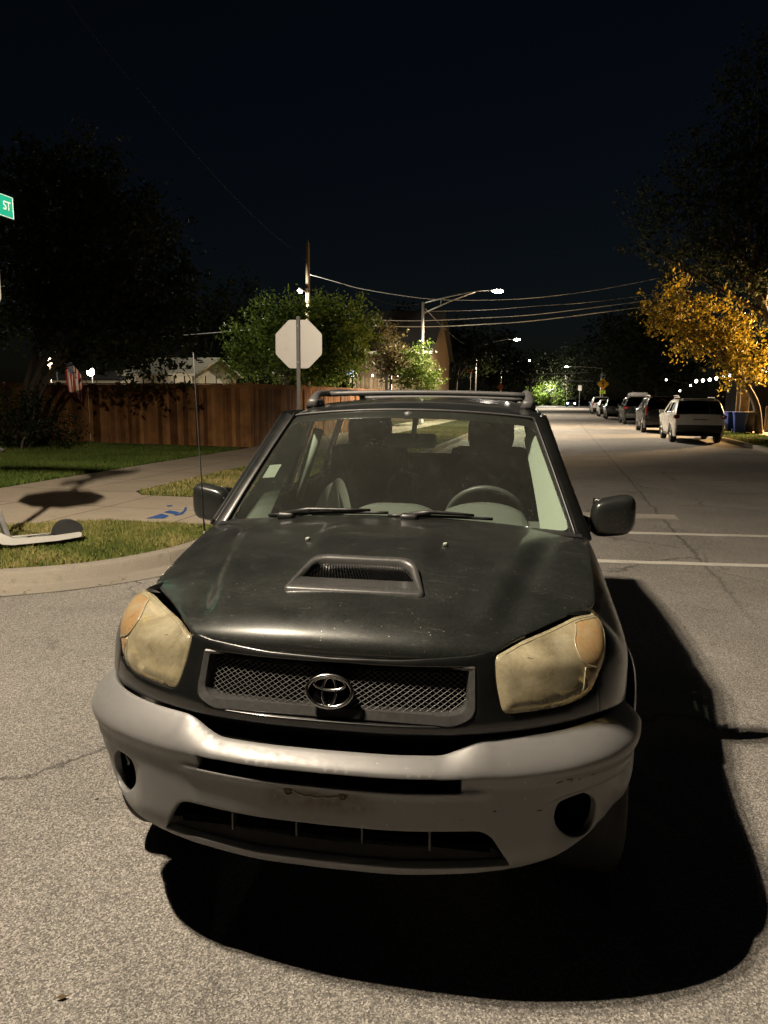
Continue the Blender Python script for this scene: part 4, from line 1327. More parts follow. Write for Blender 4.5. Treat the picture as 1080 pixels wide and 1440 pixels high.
# cowl and wipers
b = MB()
vs = []
for k, (v, dy, dz) in enumerate(((-.02, -.045, .002), (.0, -.02, .0), (.012, .006, -.004))):
    for u in np.linspace(-1.02, 1.02, 41):
        p = ws(np.array([u]), np.array([v]))[0]; vs.append((p[0], p[1] + dy, p[2] + dz))
b.add(vs, [(k * 41 + i, k * 41 + i + 1, (k + 1) * 41 + i + 1, (k + 1) * 41 + i) for k in range(2) for i in range(40)])
b.build('cowl', M['black'], CAR, True)
def on_ws(u, v, h): return ws(np.array([u]), np.array([v]))[0] + np.array([0, -.68 * h, .73 * h])
for (u0, u1, v1) in ((-.60, -.02, .055), (.10, .55, .05)):
    b = MB()
    b.box(on_ws(u0, -.005, .02), (.075, .05, .035), bev=.014)
    b.tube([on_ws(u0, .0, .03), on_ws(u0 + .12, .028, .034), on_ws((u0 + u1) / 2 + .05, .035, .026), on_ws(u1 - .10, v1 * .8, .02)], [.014, .010, .007, .005], 6)
    b.tube([on_ws(t, .015 + .03 * (t - u0 + .1), .012) for t in np.linspace(u0 - .12, u1, 12)], .0065, 6)
    b.build('wiper', M['black'], CAR, True)

# --- door mirrors
for sg in (1, -1):
    b = MB()
    bm = bmesh.new()
    bmesh.ops.create_cube(bm, size=1.0)
    bmesh.ops.subdivide_edges(bm, edges=bm.edges[:], cuts=10, use_grid_fill=True)
    for v in bm.verts:
        x, y, z = v.co * 2
        ex = 3.6
        r = (abs(x) ** ex + abs(y) ** 2.4 + abs(z) ** ex) ** (1 / ex)
        x, y, z = x / r, y / r, z / r
        hh = .088 + .004 * x
        yy = y * (.062 if y < 0 else .05)
        v.co = (sg * (.925 + .098 * x), 1.525 + yy + .02 * x, 1.152 + hh * z + .012 * x)
    bm.verts.index_update()
    b.add([v.co[:] for v in bm.verts], [[v.index for v in f.verts] for f in bm.faces]); bm.free()
    mo = b.build('door_mirror', M['paint'], CAR, True)
    b = MB()
    b.tube([(sg * .785, 1.50, 1.115), (sg * .83, 1.52, 1.110), (sg * .87, 1.53, 1.11)], [.045, .034, .03], 10)
    b.add([(sg * .79, 1.40, 1.10), (sg * .80, 1.60, 1.10), (sg * .765, 1.60, 1.22), (sg * .81, 1.46, 1.10)], [(0, 1, 2), (0, 2, 3), (0, 3, 1), (1, 3, 2)])
    b.build('mirror_arm', M['black'], mo, True)
    b = MB(); b.box((sg * .925, 1.572, 1.152), (.165, .008, .14), bev=.003); b.build('mirror_glass', M['chrome'], mo)

# --- aerial on the passenger side wing
b = MB()
b.lathe([(0, .03), (.005, .03), (.008, .012), (.010, 0)], 12, Matrix.Translation((-.80, 1.13, 1.06)))
top = Vector((-.838, 1.16, 1.835))
b.tube([(-.80, 1.13, 1.09), (-.812, 1.14, 1.35), (-.828, 1.15, 1.65), top[:]], [.0032, .0028, .0022, .0018], 6)
b.build('aerial', M['rack'], CAR, True)

# --- wheels
def wheel(parent, x, y, sg):
    Mx = Matrix.Translation((x, y, AXZ)) @ Matrix.Rotation(R(90 * sg), 4, 'Y')
    b = MB()
    b.lathe([(.225, .10), (.245, .112), (.30, .115), (.325, .102), (.335, .08), (.337, .0), (.335, -.08), (.325, -.102), (.30, -.115), (.225, -.10)], 56, Mx, close=True)
    for k in range(56):
        a = 2 * math.pi * k / 56
        for h in (.085, .03, -.03, -.085):
            pass
    t = b.build('wheel', M['rubber'], parent, True)
    b = MB()
    b.lathe([(.228, .10), (.222, .085), (.20, .06), (.20, -.08), (.225, -.1)], 40, Mx)
    b.lathe([(.0, .075), (.035, .078), (.055, .07), (.06, .04)], 24, Mx)
    for k in range(5):
        a = 2 * math.pi * k / 5
        c, s = math.cos(a), math.sin(a)
        b.tube([Mx @ Vector((.04 * c, .04 * s, .066)), Mx @ Vector((.12 * c, .12 * s, .07)), Mx @ Vector((.212 * c, .212 * s, .075))], [.03, .026, .034], 8)
    b.build('rim', M['alloy'], t, True)
for y in (AXF, AXR):
    for sg in (1, -1): wheel(CAR, sg * .765, y, sg)
b = MB()
b.box((0, 2.2, .42), (1.30, 3.5, .26)); b.box((0, 2.05, .40), (1.66, 1.62, .16))
for y in (AXF, AXR): b.box((0, y, .60), (1.22, .80, .50))
b.box((0, 3.85, .55), (1.5, .3, .3))
b.build('underbody', M['void'], CAR)

# --- cabin furniture
b = MB()
b.box((0, 1.50, 1.02), (1.46, .48, .12), bev=.05)
xs_ = np.linspace(-.70, .70, 81); vs = []
for y, dz in ((1.27, -.04), (1.36, .0), (1.46, .012), (1.54, .012), (1.62, .008), (1.68, -.05)):
    for x in xs_:
        h = .082 * math.sqrt(max(0, 1 - ((x - .365) / .195) ** 2)) * (1 if y > 1.4 else .3) + .066 * math.exp(-((x + .05) / .20) ** 4) * (1 if y > 1.4 else .25)
        vs.append((x, y, 1.092 + dz + h))
b.add(vs, [(k * 81 + i, k * 81 + i + 1, (k + 1) * 81 + i + 1, (k + 1) * 81 + i) for k in range(5) for i in range(80)])
b.build('dashboard', M['dash'], CAR, True)
b = MB()
SWM = Matrix.Translation((.365, 1.80, 1.062)) @ Matrix.Rotation(R(114), 4, 'X')
b.tube([(SWM @ Vector((.188 * math.cos(t), .188 * math.sin(t), 0)))[:] for t in np.linspace(0, 2 * math.pi, 48, endpoint=False)], .0155, 8, closed=True)
b.ball((SWM @ Vector((0, 0, -.02)))[:], (.07, .05, .06))
for t in (R(200), R(340), R(270)):
    b.tube([SWM @ Vector((0, 0, -.015)), SWM @ Vector((.18 * math.cos(t), .18 * math.sin(t), 0))], .014, 6)
b.build('steering_wheel', M['dash_dark'], CAR, True)
def seat(x):
    b = MB()
    b.box((x, 2.30, .80), (.50, .52, .20), bev=.07)
    b.box((x, 2.58, 1.07), (.48, .15, .62), rx=-.22, bev=.065)
    s = b.build('seat', M['cloth_dark'], CAR, True)
    b = MB()
    b.box((x, 2.655, 1.455), (.27, .105, .185), rx=-.15, bev=.05)
    b.tube([(x - .06, 2.65, 1.30), (x - .06, 2.655, 1.42)], .008, 6); b.tube([(x + .06, 2.65, 1.30), (x + .06, 2.655, 1.42)], .008, 6)
    b.build('headrest', M['cloth_dark'], s, True)
seat(.36); seat(-.37)
b = MB()
b.box((0, 3.35, 1.0), (1.30, .16, .55), rx=-.2, bev=.06); b.box((0, 3.1, .80), (1.3, .5, .18), bev=.06)
b.build('rear_seat', M['cloth_dark'], CAR, True)
b = MB()
b.tube([(.03, 1.66, 1.565), (.02, 1.69, 1.47)], .012, 8)
b.box((.0, 1.70, 1.455), (.25, .035, .068), bev=.016)
b.lathe([(0, .02), (.02, .015), (.024, 0), (.02, -.015)], 12, Matrix.Translation((0, 1.645, 1.575)))
b.build('rear_view_mirror', M['dash_dark'], CAR, True)
b = MB()
bl = [ws(np.array([u]), np.array([v]))[0] + np.array([0, .006, -.006]) for u, v in ((-.925, .37), (-.835, .37), (-.835, .49), (-.925, .49))]
b.add(bl, [(0, 1, 2, 3)])
b.build('windscreen_sticker', simple('pale_sticker', (0.16, 0.18, 0.15), 0.7, 0, .1), WS)

# pale sheets standing behind the passenger side of the windscreen
b = MB()
def sheet(x0, x1, ztop, y, lean, peak):
    vs = []; xs_ = np.linspace(x0, x1, 13); zs_ = np.linspace(0, 1, 10)
    for t in zs_:
        for x in xs_:
            u = (x - x0) / (x1 - x0)
            top = ztop - (ztop - 1.09) * (abs(u - peak) / (peak if u < peak else 1 - peak)) ** 2.2
            vs.append((x, y + lean * t + .03 * math.sin(u * 3.1), 1.085 + (top - 1.085) * t))
    b.add(vs, [(k * 13 + i, k * 13 + i + 1, (k + 1) * 13 + i + 1, (k + 1) * 13 + i) for k in range(9) for i in range(12)])
    b.add([(p[0], p[1] + .004, p[2]) for p in vs], [(k * 13 + i, (k + 1) * 13 + i, (k + 1) * 13 + i + 1, k * 13 + i + 1) for k in range(9) for i in range(12)])
sheet(-.445, -.30, 1.262, 1.57, -.03, .80); sheet(-.375, -.235, 1.285, 1.545, -.03, .45)
PS = b.build('pale_sheet', simple('pale_grey_card', (0.17, 0.18, 0.155), 0.8, 0, .12, 25), None, True)
PS.matrix_world = Matrix.Translation((-0.5725, 1.766, 0)) @ Matrix.Rotation(R(3.52), 4, 'Z')
tag(PS, 'pale grey folded sheets standing on the dashboard behind the dusty windscreen', 'sheet')

# ------------------------------------------------------------------ street lamps
M['galv'] = simple('galvanised_steel', (0.33, 0.31, 0.28), 0.5, 0.5, 0.2, 25)
M['lampglow'] = emit('lamp_lens_lit', (1.0, 0.90, 0.76), 120.0)
M['dark_steel'] = simple('dark_painted_steel', (0.03, 0.03, 0.028), 0.5, 0.2, 0.3, 30)
M['wood_pole'] = simple('weathered_pole_wood', (0.13, 0.095, 0.06), 0.9, 0, 0.35, 14, 0.3)
WARM = (1.0, 0.835, 0.635)

def lamp_head(parent_loc, head, dirn, watts, t, spread=1, col=WARM, glow=None):
    """cobra head: housing and glowing lens under it; light leaves through the lens"""
    h = Vector(head) - Vector(parent_loc)
    d = Vector((dirn[0], dirn[1], 0)).normalized(); ang = math.atan2(d.y, d.x)
    b = MB()
    b.box((h.x, h.y, h.z + .07), (.62, .26, .09), rz=ang, bev=.035)
    b.box((h.x - d.x * .36, h.y - d.y * .36, h.z + .07), (.22, .10, .07), rz=ang, bev=.02)
    hd = b.build('lamp_head', M['galv'], t, True)
    b = MB()
    b.ball((h.x, h.y, h.z + .02), (.32, .21, .085) if spread == 1 else (.26, .17, .085), 14, 8)
    b.build('lamp_lens', glow or M['lampglow'], hd, True)
    n = 3 if spread > 1 else 1
    for k in range(n):
        o = (k - (n - 1) / 2) * .22
        s = .05 if n > 1 else .35
        lo = lum('lamp_light', 'SPOT', (h.x + d.x * o, h.y + d.y * o, h.z - .09), watts / n, col, s * .6, None, None, t, spot=166 if n > 1 else 150)
        street_optic(lo.data)
    return hd

def street_lamp(base, head, top_z, label, watts, truss=True, curve=False, group='street lamps along the road', spread=1):
    base = np.array(base, float); head = np.array(head, float)
    t = thing('street_lamp', label, 'street lamp', base[:3], 0, group)
    h = head - base; H = top_z - base[2]
    b = MB()
    b.tube([(0, 0, 0), (0, 0, H * .5), (0, 0, H)], [.10, .085, .065], 12)
    b.lathe([(.0, .30), (.13, .30), (.16, .04), (.17, 0)], 12)
    b.build('pole', M['galv'], t, True)
    d = h[:2] / np.linalg.norm(h[:2]); R_ = np.linalg.norm(h[:2]) - .40
    b = MB()
    P = lambda r, z: (d[0] * r, d[1] * r, z)
    zt = h[2] + .07
    if curve:
        pts = [P(0, H - .8), P(0, H - .1)] + [P(R_ * s, H - .1 + (zt - H + .1) * math.sin(s * math.pi / 2)) for s in np.linspace(.08, 1, 10)]
        b.tube(pts, .045, 8)
    else:
        b.tube([P(0, H - .06), P(R_ * .5, H - .06 + (zt - H + .06) * .68), P(R_ * .8, zt - .02), P(R_, zt)], [.04, .038, .035, .03], 8)
        if truss:
            b.tube([P(0, H - .62), P(R_ * .45, H - .62 + (zt - H + .62) * .60), P(R_ * .78, zt - .06)], [.036, .034, .03], 8)
            b.tube([P(R_ * .27, H - .06 + (zt - H + .06) * .40), P(R_ * .27, H - .62 + (zt - H + .62) * .37)], .022, 6)
    b.build('mast_arm', M['galv'], t, True)
    lamp_head(base, head, d, watts, t, spread)
    return t
street_lamp((-6.9, 5.9, .12), LAMP, LAMP[2] - .45, 'steel street lamp standing by the corner kerb, its lit head over the near crossing', LAMP_W, True, spread=3)
street_lamp((-7.55, 42, .12), at(700, 410, 42), 6.9, 'nearest street lamp in view, on a truss arm, beside the gabled house', FAR_W * 1.7)
street_lamp((-8.06, 75, .12), at(727, 478, 75), 6.67, 'second street lamp down the left side, between the trussed lamp and the last one', FAR_W, False)
street_lamp((-8.75, 118, .12), at(743, 507, 118), 6.82, 'last and smallest street lamp down the left side of the road', FAR_W)
dD = at(822, 577, 120)
street_lamp((3.84 + 3.0, 128, .12), at(797, 516, 128), at(822, 517, 128)[2], 'curved arm street lamp on the right behind the parked cars', FAR_W, False, True)

# ------------------------------------------------------------------ signs
M['sign_back'] = simple('bare_aluminium', (0.23, 0.222, 0.205), 0.45, 0.35, 0.14, 9)
M['sign_green'] = simple('green_sign_sheet', (0.008, 0.36, 0.26), 0.4, 0, 0.08, 20)
M['sign_red'] = simple('red_sign_sheet', (0.40, 0.012, 0.015), 0.4, 0, 0.08, 20)
M['sign_white'] = simple('white_sign_sheet', (0.80, 0.80, 0.78), 0.4, 0, 0.05, 20)
M['sign_yellow'] = simple('amber_sign_sheet', (0.72, 0.36, 0.02), 0.4, 0, 0.06, 20)
M['sign_lime'] = simple('lime_sign_sheet', (0.50, 0.62, 0.03), 0.4, 0, 0.06, 20)
M['sign_orange'] = simple('orange_sign_sheet', (0.75, 0.16, 0.02), 0.5, 0, 0.06, 20)
def text_mesh(name, s, size, mat, M4, parent, ext=.0015, xs=1.0):
    cu = bpy.data.curves.new('lettering', 'FONT'); cu.body = s; cu.size = size; cu.align_x = 'CENTER'; cu.align_y = 'CENTER'; cu.extrude = ext
    tmp = link(bpy.data.objects.new('lettering', cu))
    bpy.context.view_layer.update()
    me = bpy.data.meshes.new_from_object(tmp.evaluated_get(bpy.context.evaluated_depsgraph_get()))
    bpy.data.objects.remove(tmp)
    me.transform(M4 @ Matrix.Diagonal((xs, 1, 1, 1)))
    me.materials.clear(); me.materials.append(mat)
    o = link(bpy.data.objects.new(name, me)); o.parent = parent
    return o
def octagon(r): return [(r * math.cos(R(22.5 + 45 * k)), r * math.sin(R(22.5 + 45 * k))) for k in range(8)]
def stop_sign(base, zc, rz, label, postmat, top=None):
    t = thing('stop_sign', label, 'stop sign', base, rz, 'stop signs at the corner')
    b = MB(); b.box((0, .03, (top or zc + .42) / 2), (.055, .04, top or zc + .42), bev=.006); b.build('post', postmat, t)
    b = MB(); o8 = fillet(octagon(.40), .03, 4)
    b.prism([(p[0], p[1] + zc) for p in o8], -.004, .0)
    pl = b.build('sign_plate', M['sign_back'], t)
    b = MB(); b.prism([(p[0] * .995, p[1] * .995 + zc) for p in o8], -.0065, -.0042); b.build('white_border', M['sign_white'], pl)
    b = MB(); b.prism([(p[0] * .94, p[1] * .94 + zc) for p in o8], -.0095, -.0067); b.build('red_face', M['sign_red'], pl)
    text_mesh('lettering', 'STOP', .29, M['sign_white'], Matrix.Translation((0, -.0105, zc)) @ Matrix.Rotation(R(90), 4, 'X'), pl, .0008, .92)
    for dz in (-.28, .28):
        b = MB(); b.lathe([(0, .012), (.008, .010), (.012, 0)], 8, Matrix.Translation((0, .052, zc + dz)) @ Matrix.Rotation(R(-90), 4, 'X')); b.build('bolt', M['galv'], t)
    return t
ps = at(420, 484, 11.2)
stop_sign((ps[0], 11.2, .12), ps[2] - .12, R(180 + 6), 'bare grey back of a stop sign on a dark post, behind the SUV roof', M['dark_steel'])
# the corner post left of the frame: stop sign and two street blades, which throw the shadows on the pavement
CP = (-5.42, 6.05, .12)
stop_sign(CP, 2.55, R(184), 'stop sign at the near corner kerb, just outside the left of the picture', M['galv'], 3.70)
def blade(rz, z, txt, off, label):
    t = thing('street_name_sign', label, 'street sign', (CP[0], CP[1] + .03, z), rz, 'street name blades on the corner post')
    b = MB(); b.box((off, 0, 0), (1.10, .006, .215), bev=.002); pl = b.build('sign_plate', M['sign_green'], t)
    b = MB()
    for sg in (-1, 1):
        for zz in (-.1, .1): b.box((off, sg * .0042, zz), (1.08, .002, .006))
        for xx in (-.54, .54): b.box((off + xx, sg * .0042, 0), (.006, .002, .20))
    b.build('white_border', M['sign_white'], pl)
    if txt:
        text_mesh('lettering', txt, .125, M['sign_white'], Matrix.Translation((off + .455, -.0045, .0)) @ Matrix.Rotation(R(90), 4, 'X'), pl, .001, .8)
    b = MB(); b.box((0, 0, -.13), (.09, .05, .06), bev=.008); b.build('bracket', M['galv'], t)
    return t
blade(R(90), 3.50, 'ST', .15, 'green street blade ending in ST at the top left edge, running along the road')
blade(R(4), 3.74, None, -.36, 'green street blade topping the corner post, set across the road')

def post_sign(name, label, cat, u, v, b_, base_u=None, shape='rect', w=.5, h=.6, face='sign_white', rz=0.0):
    p = at(u, v, b_)
    t = thing(name, label, cat, (p[0], b_, .12), rz)
    b = MB(); b.tube([(0, .03, 0), (0, .03, p[2] - .12 + h * .55)], .03, 8); b.build('post', M['galv'], t)
    b = MB()
    poly = [(-w / 2, -h / 2), (w / 2, -h / 2), (w / 2, h / 2), (-w / 2, h / 2)] if shape == 'rect' else [(0, -h / 2), (w / 2, 0), (0, h / 2), (-w / 2, 0)]
    b.prism([(x, z + p[2] - .12) for x, z in fillet(poly, .04, 3)], -.006, 0)
    pl = b.build('sign_plate', M[face], t)
    return t, p[2] - .12, pl
t, zc, pl = post_sign('warning_sign', 'amber diamond pedestrian warning sign above a lime arrow plaque beyond the parked cars', 'warning sign', 848, 540, 84, shape='dia', w=1.25, h=1.25, face='sign_yellow')
b = MB()
b.lathe([(0, -.008), (.07, -.008)], 14, Matrix.Translation((0, 0, zc + .26)) @ Matrix.Rotation(R(90), 4, 'X') @ Matrix.Scale(-1, 4, (0, 0, 1)))
for P in ([(-.05, .17), (.07, .17), (.06, -.06), (-.04, -.06)], [(-.04, -.04), (.02, -.05), (-.06, -.34), (-.13, -.32)], [(.0, -.05), (.06, -.04), (.13, -.32), (.06, -.34)], [(-.05, .17), (-.16, -.02), (-.12, -.05), (-.01, .10)], [(.05, .17), (.16, .02), (.13, -.02), (.03, .09)]):
    b.prism([(x, z + zc) for x, z in P], -.010, -.0065)
b.build('walking_figure', M['black'], pl)
b = MB(); b.prism([(-.30, zc - 1.02), (.30, zc - 1.02), (.30, zc - .68), (-.30, zc - .68)], -.006, 0); pq = b.build('arrow_plaque', M['sign_lime'], t)
b = MB(); b.prism([(.16, zc - .76), (.05, zc - .80), (-.10, zc - .90), (-.06, zc - .78), (-.22, zc - .96), (-.02, zc - .95), (-.07, zc - .915), (.16, zc - .80)], -.010, -.0065); b.build('arrow', M['black'], pq)
post_sign('parking_sign', 'small white roadside sign above the amber pedestrian diamond', 'road sign', 848, 528, 88, w=.50, h=.62)
post_sign('parking_sign', 'small white roadside sign beside the curved arm lamp', 'road sign', 815.5, 545.5, 122, w=.55, h=.8)
post_sign('work_sign', 'orange temporary road sign just over the roof rack', 'road sign', 704, 544, 96, w=.85, h=1.1, face='sign_orange', shape='dia')
post_sign('route_sign', 'brownish orange plate on the left verge near the second street lamp', 'road sign', 662, 521, 74, w=.85, h=.45, face='sign_orange')

# ------------------------------------------------------------------ utility pole and wires
up = at(432, 342, 42)
UPO = thing('utility_pole', 'tall wooden utility pole with a small lamp, rising behind the lit green tree', 'utility pole', (up[0], 42, .1))
b = MB(); b.tube([(0, 0, 0), (0, 0, 5), (0.03, 0, up[2] - .1)], [.17, .15, .11], 12); b.build('pole', M['wood_pole'], UPO, True)
b = MB(); b.lathe([(0, .22), (.04, .2), (.06, .02), (.05, 0)], 10, Matrix.Translation((0.03, 0, up[2] - .1))); b.build('insulator', M['dark_steel'], UPO, True)
ul = at(422, 410, 41.4)
hl = Vector(ul) - Vector((up[0], 42, .1))
b = MB(); b.tube([(0, 0, hl.z - .35), (hl.x * .3, hl.y * .3, hl.z + .05), (hl.x, hl.y, hl.z + .12)], .03, 6); b.build('lamp_bracket', M['galv'], UPO, True)
b = MB(); b.lathe([(0, .20), (.09, .19), (.17, .05), (.17, .03)], 14, Matrix.Translation(hl)); b.build('lamp_shade', M['galv'], UPO, True)
b = MB(); b.ball(hl[:], (.13, .13, .10), 12, 8); b.build('bulb', emit('pole_lamp_lit', (1, .97, .86), 40), UPO, True)
lum('pole_light', 'POINT', (hl.x - .25, hl.y - .6, hl.z - .15), 1100, (1.0, .97, .80), .10, parent=UPO)

M['wire'] = simple('grey_cable', (0.26, 0.25, 0.24), 0.6, 0.1, 0.1, 10)
M['dull_wire'] = simple('unlit_cable', (0.010, 0.010, 0.010), 0.9, 0, 0.1, 10)  # near-black colour stands in for this cable hanging unlit
def wire(label, pts, rad, n=14, mat='wire'):
    q = catmull([at(u, v, bb) for u, v, bb in pts], n)
    b = MB(); b.tube(q, rad, 5)
    return tag(b.build('overhead_wire', M[mat], None, True), label, 'wire', 'overhead wires')
wire('thick slack cable sagging from the upper left to the head of the trussed lamp pole', [(0, -140, 22), (120, 35, 25), (240, 178, 28), (300, 245, 30), (340, 288, 32), (385, 330, 34), (432, 366, 36), (475, 395, 38), (520, 418, 40), (560, 429, 41), (594, 427, 42)], .008, mat='dull_wire')
wire('topmost wire crossing right from the wooden utility pole past the brightest lamp', [(436, 386, 42), (475, 397, 43), (513, 407, 44), (600, 420, 45), (683, 422, 46), (760, 418, 47), (850, 406, 48), (940, 388, 49), (1010, 372, 50)], .022)
wire('thin faint wire between the topmost wire and the two thick lower wires', [(596, 438, 43), (680, 436, 44), (760, 430, 45), (830, 425, 46), (950, 410, 48)], .010)
wire('upper of the two thick lower wires, crossing behind the lamp pole', [(470, 446, 44), (530, 450, 44.5), (594, 451, 45), (680, 447, 46), (760, 441.5, 47), (907, 423, 49), (1000, 408, 50)], .024)
wire('lowest thick wire, running from behind the stop sign to the yellow tree', [(120, 482, 38), (236, 473, 40), (300, 468, 41), (385, 461, 42), (470, 457.5, 43), (594, 459.5, 45), (680, 456, 46), (760, 450, 47), (908, 431, 49), (1000, 417, 50)], .030)
wire('faint wire dropping from the trussed lamp to the second street lamp', [(598, 434, 42), (625, 462, 52), (650, 482, 66), (669, 487, 75)], .016)
wire('upper far wire low over the end of the street', [(735, 525.5, 140), (780, 525.5, 140), (830, 523.5, 140)], .06)
wire('lower far wire low over the end of the street', [(738, 534, 140), (780, 535, 140), (835, 536, 140)], .06)

# ------------------------------------------------------------------ fences
def plank_mat(name, stops):
    m, nt, b, N, L = new_mat(name)
    a = N.new('ShaderNodeAttribute'); a.attribute_name = 'tint'
    v = objvec(N)
    mp = N.new('ShaderNodeMapping'); mp.inputs['Scale'].default_value = (14, 14, 1.1); L.new(v, mp.inputs[0])
    n1 = noise(N, L, 2.2, 6, 0.65, mp.outputs[0], 0.8); n2 = noise(N, L, 1.3, 4, 0.6, v)
    ad = N.new('ShaderNodeMath'); ad.operation = 'MULTIPLY_ADD'; L.new(n1.outputs[0], ad.inputs[0]); ad.inputs[1].default_value = 0.7; L.new(a.outputs['Fac'], ad.inputs[2])
    s = N.new('ShaderNodeMath'); s.operation = 'SUBTRACT'; L.new(ad.outputs[0], s.inputs[0]); s.inputs[1].default_value = 0.35
    r = ramp(N, L, s.outputs[0], stops)
    st = ramp(N, L, n2.outputs[0], [(0.35, 0.55), (0.6, 1.05)])
    c = mixc(N, L, 1.0, r.outputs[0], st.outputs[0], 'MULTIPLY')
    L.new(c, b.inputs['Base Color']); b.inputs['Roughness'].default_value = 0.8; b.inputs['Specular IOR Level'].default_value = 0.25
    bump(N, L, b, n1.outputs[0], 0.3, 0.004)
    return m
M['fence_wood'] = plank_mat('stained_fence_wood', [(0.0, (0.13, 0.055, 0.020)), (0.5, (0.28, 0.13, 0.047)), (1.0, (0.42, 0.21, 0.082))])
def plank_mesh(name, A, B, z0, h, pw, gap, th, mat, parent, seed, pointed=False, jit=.008):
    r_ = np.random.default_rng(seed)
    A, B = np.array(A, float), np.array(B, float); Lr = np.linalg.norm(B - A); d = (B - A) / Lr; nn = np.array([d[1], -d[0]])
    n = int(Lr / (pw + gap)); V = []; F = []; T = []
    for k in range(n):
        s0 = k * (Lr / n) + gap / 2; s1 = (k + 1) * (Lr / n) - gap / 2
        gp = r_.random() < .12
        if gp: s1 -= .010
        hh = h + r_.normal(0, jit); off = r_.normal(0, .004)
        b0 = len(V)
        zs = [z0, z0 + hh]
        for s in (s0, s1):
            for o_ in (off, off + th):
                for z in zs:
                    q = A + d * s + nn * o_; V.append((q[0], q[1], z))
        i = b0
        F += [(i, i + 4, i + 5, i + 1), (i + 2, i + 3, i + 7, i + 6), (i + 1, i + 5, i + 7, i + 3), (i, i + 1, i + 3, i + 2), (i + 4, i + 6, i + 7, i + 5)]
        if pointed:
            m1 = A + d * (s0 + s1) / 2
            for o_ in (off, off + th): V.append((m1[0] + nn[0] * o_, m1[1] + nn[1] * o_, z0 + hh + .07))
            F += [(i + 1, i + 5, i + 8, i + 8), (i + 3, i + 9, i + 7, i + 7)] and [(i + 1, i + 5, i + 8), (i + 3, i + 9, i + 7), (i + 5, i + 7, i + 9, i + 8), (i + 1, i + 8, i + 9, i + 3)]
        T += [r_.random()] * (len(V) - b0)
    o = mesh_obj(name, V, F, mat, parent)
    at_ = o.data.attributes.new('tint', 'FLOAT', 'POINT'); at_.data.foreach_set('value', np.array(T, np.float32))
    return o
def wood_part(name, mb, parent, t):
    o = mb.build(name, M['fence_wood'], parent)
    at_ = o.data.attributes.new('tint', 'FLOAT', 'POINT'); at_.data.foreach_set('value', np.full(len(o.data.vertices), t, np.float32))
    return o
FC = np.array((-8.98, 20.9))
def fence(A, B, h, label, seed, bay=2.4):
    A, B = np.array(A, float), np.array(B, float); Lr = np.linalg.norm(B - A); d = (B - A) / Lr; ang = math.atan2(d[1], d[0]); nn = np.array([d[1], -d[0]])
    t = thing('board_fence', label, 'fence', (A[0], A[1], .1), ang, 'brown board fences')
    nb = max(1, round(Lr / bay))
    for k in range(nb):
        plank_mesh('board_panel', (Lr * k / nb + .05, 0), (Lr * (k + 1) / nb - .05, 0), .0, h + .04, .135, .005, .02, M['fence_wood'], t, seed + k)
        b = MB(); b.box((Lr * (k + .5) / nb, .035, .35), (Lr / nb - .1, .04, .09)); b.box((Lr * (k + .5) / nb, .035, h - .25), (Lr / nb - .1, .04, .09)); wood_part('rail', b, t, .4)
        b = MB(); b.box((Lr * (k + .5) / nb, -.005, h + .065), (Lr / nb - .004, .09, .035)); b.box((Lr * (k + .5) / nb, -.032, h - .01), (Lr / nb - .004, .018, .10)); wood_part('cap_rail', b, t, .55)
    for k in range(nb + 1):
        b = MB(); b.box((Lr * k / nb, .0, (h + .12) / 2), (.095, .11, h + .12), bev=.006); wood_part('post', b, t, .6)
    return t
fence((-30, 23.0), FC, 1.84, 'long dark brown board fence across the back of the left lawn', 10)
fence(FC + np.array([0.0, .12]), (FC[0], 40.0), 1.84, 'orange lit board fence running back along the pavement from the corner post', 40)
# slab at the foot of the orange fence
sheet_obj('driveway', [(-8.86, 20.5), (-8.2, 20.5), (-8.2, 21.3), (-8.86, 21.3)], .136, M['concrete'])
# pale picket fence by the house
M['picket'] = plank_mat('pale_picket_wood', [(0.0, (0.20, 0.15, 0.09)), (0.5, (0.30, 0.23, 0.14)), (1.0, (0.38, 0.30, 0.2))])
pA, pB = at(490, 545, 43.5), at(548, 545, 43.5)
PF = thing('picket_fence', 'short pale picket fence in front of the gabled house', 'fence', (0, 0, 0))
plank_mesh('pickets', pA[:2], pB[:2], .1, at(520, 532, 43.5)[2] - .1, .14, .10, .02, M['picket'], PF, 90, True, .03)
b = MB(); b.box(((pA[0] + pB[0]) / 2, 43.56, 1.7), (pB[0] - pA[0], .04, .1)); b.build('rail', M['picket'], PF)

# ------------------------------------------------------------------ trees
M['bark'] = simple('tree_bark', (0.085, 0.065, 0.045), 0.9, 0, 0.4, 9, 0.5)
M['leaf_green'] = tint_mat('fresh_leaves', [(0.0, (0.05, 0.09, 0.014)), (0.6, (0.13, 0.19, 0.032)), (1.0, (0.23, 0.29, 0.065))], .5, .35)
M['leaf_dark'] = tint_mat('dark_leaves', [(0.0, (0.010, 0.015, 0.006)), (0.6, (0.024, 0.031, 0.011)), (1.0, (0.045, 0.048, 0.018))], .75, .3)
M['leaf_lamplit'] = tint_mat('lamplit_leaves', [(0.0, (0.08, 0.07, 0.012)), (0.5, (0.24, 0.18, 0.022)), (1.0, (0.46, 0.32, 0.04))], .5, .5)  # golden tone of the sodium light mixed into the leaf colour
M['leaf_brown'] = tint_mat('brownish_leaves', [(0.0, (0.05, 0.045, 0.015)), (0.6, (0.11, 0.085, 0.03)), (1.0, (0.16, 0.12, 0.04))], .5, .3)
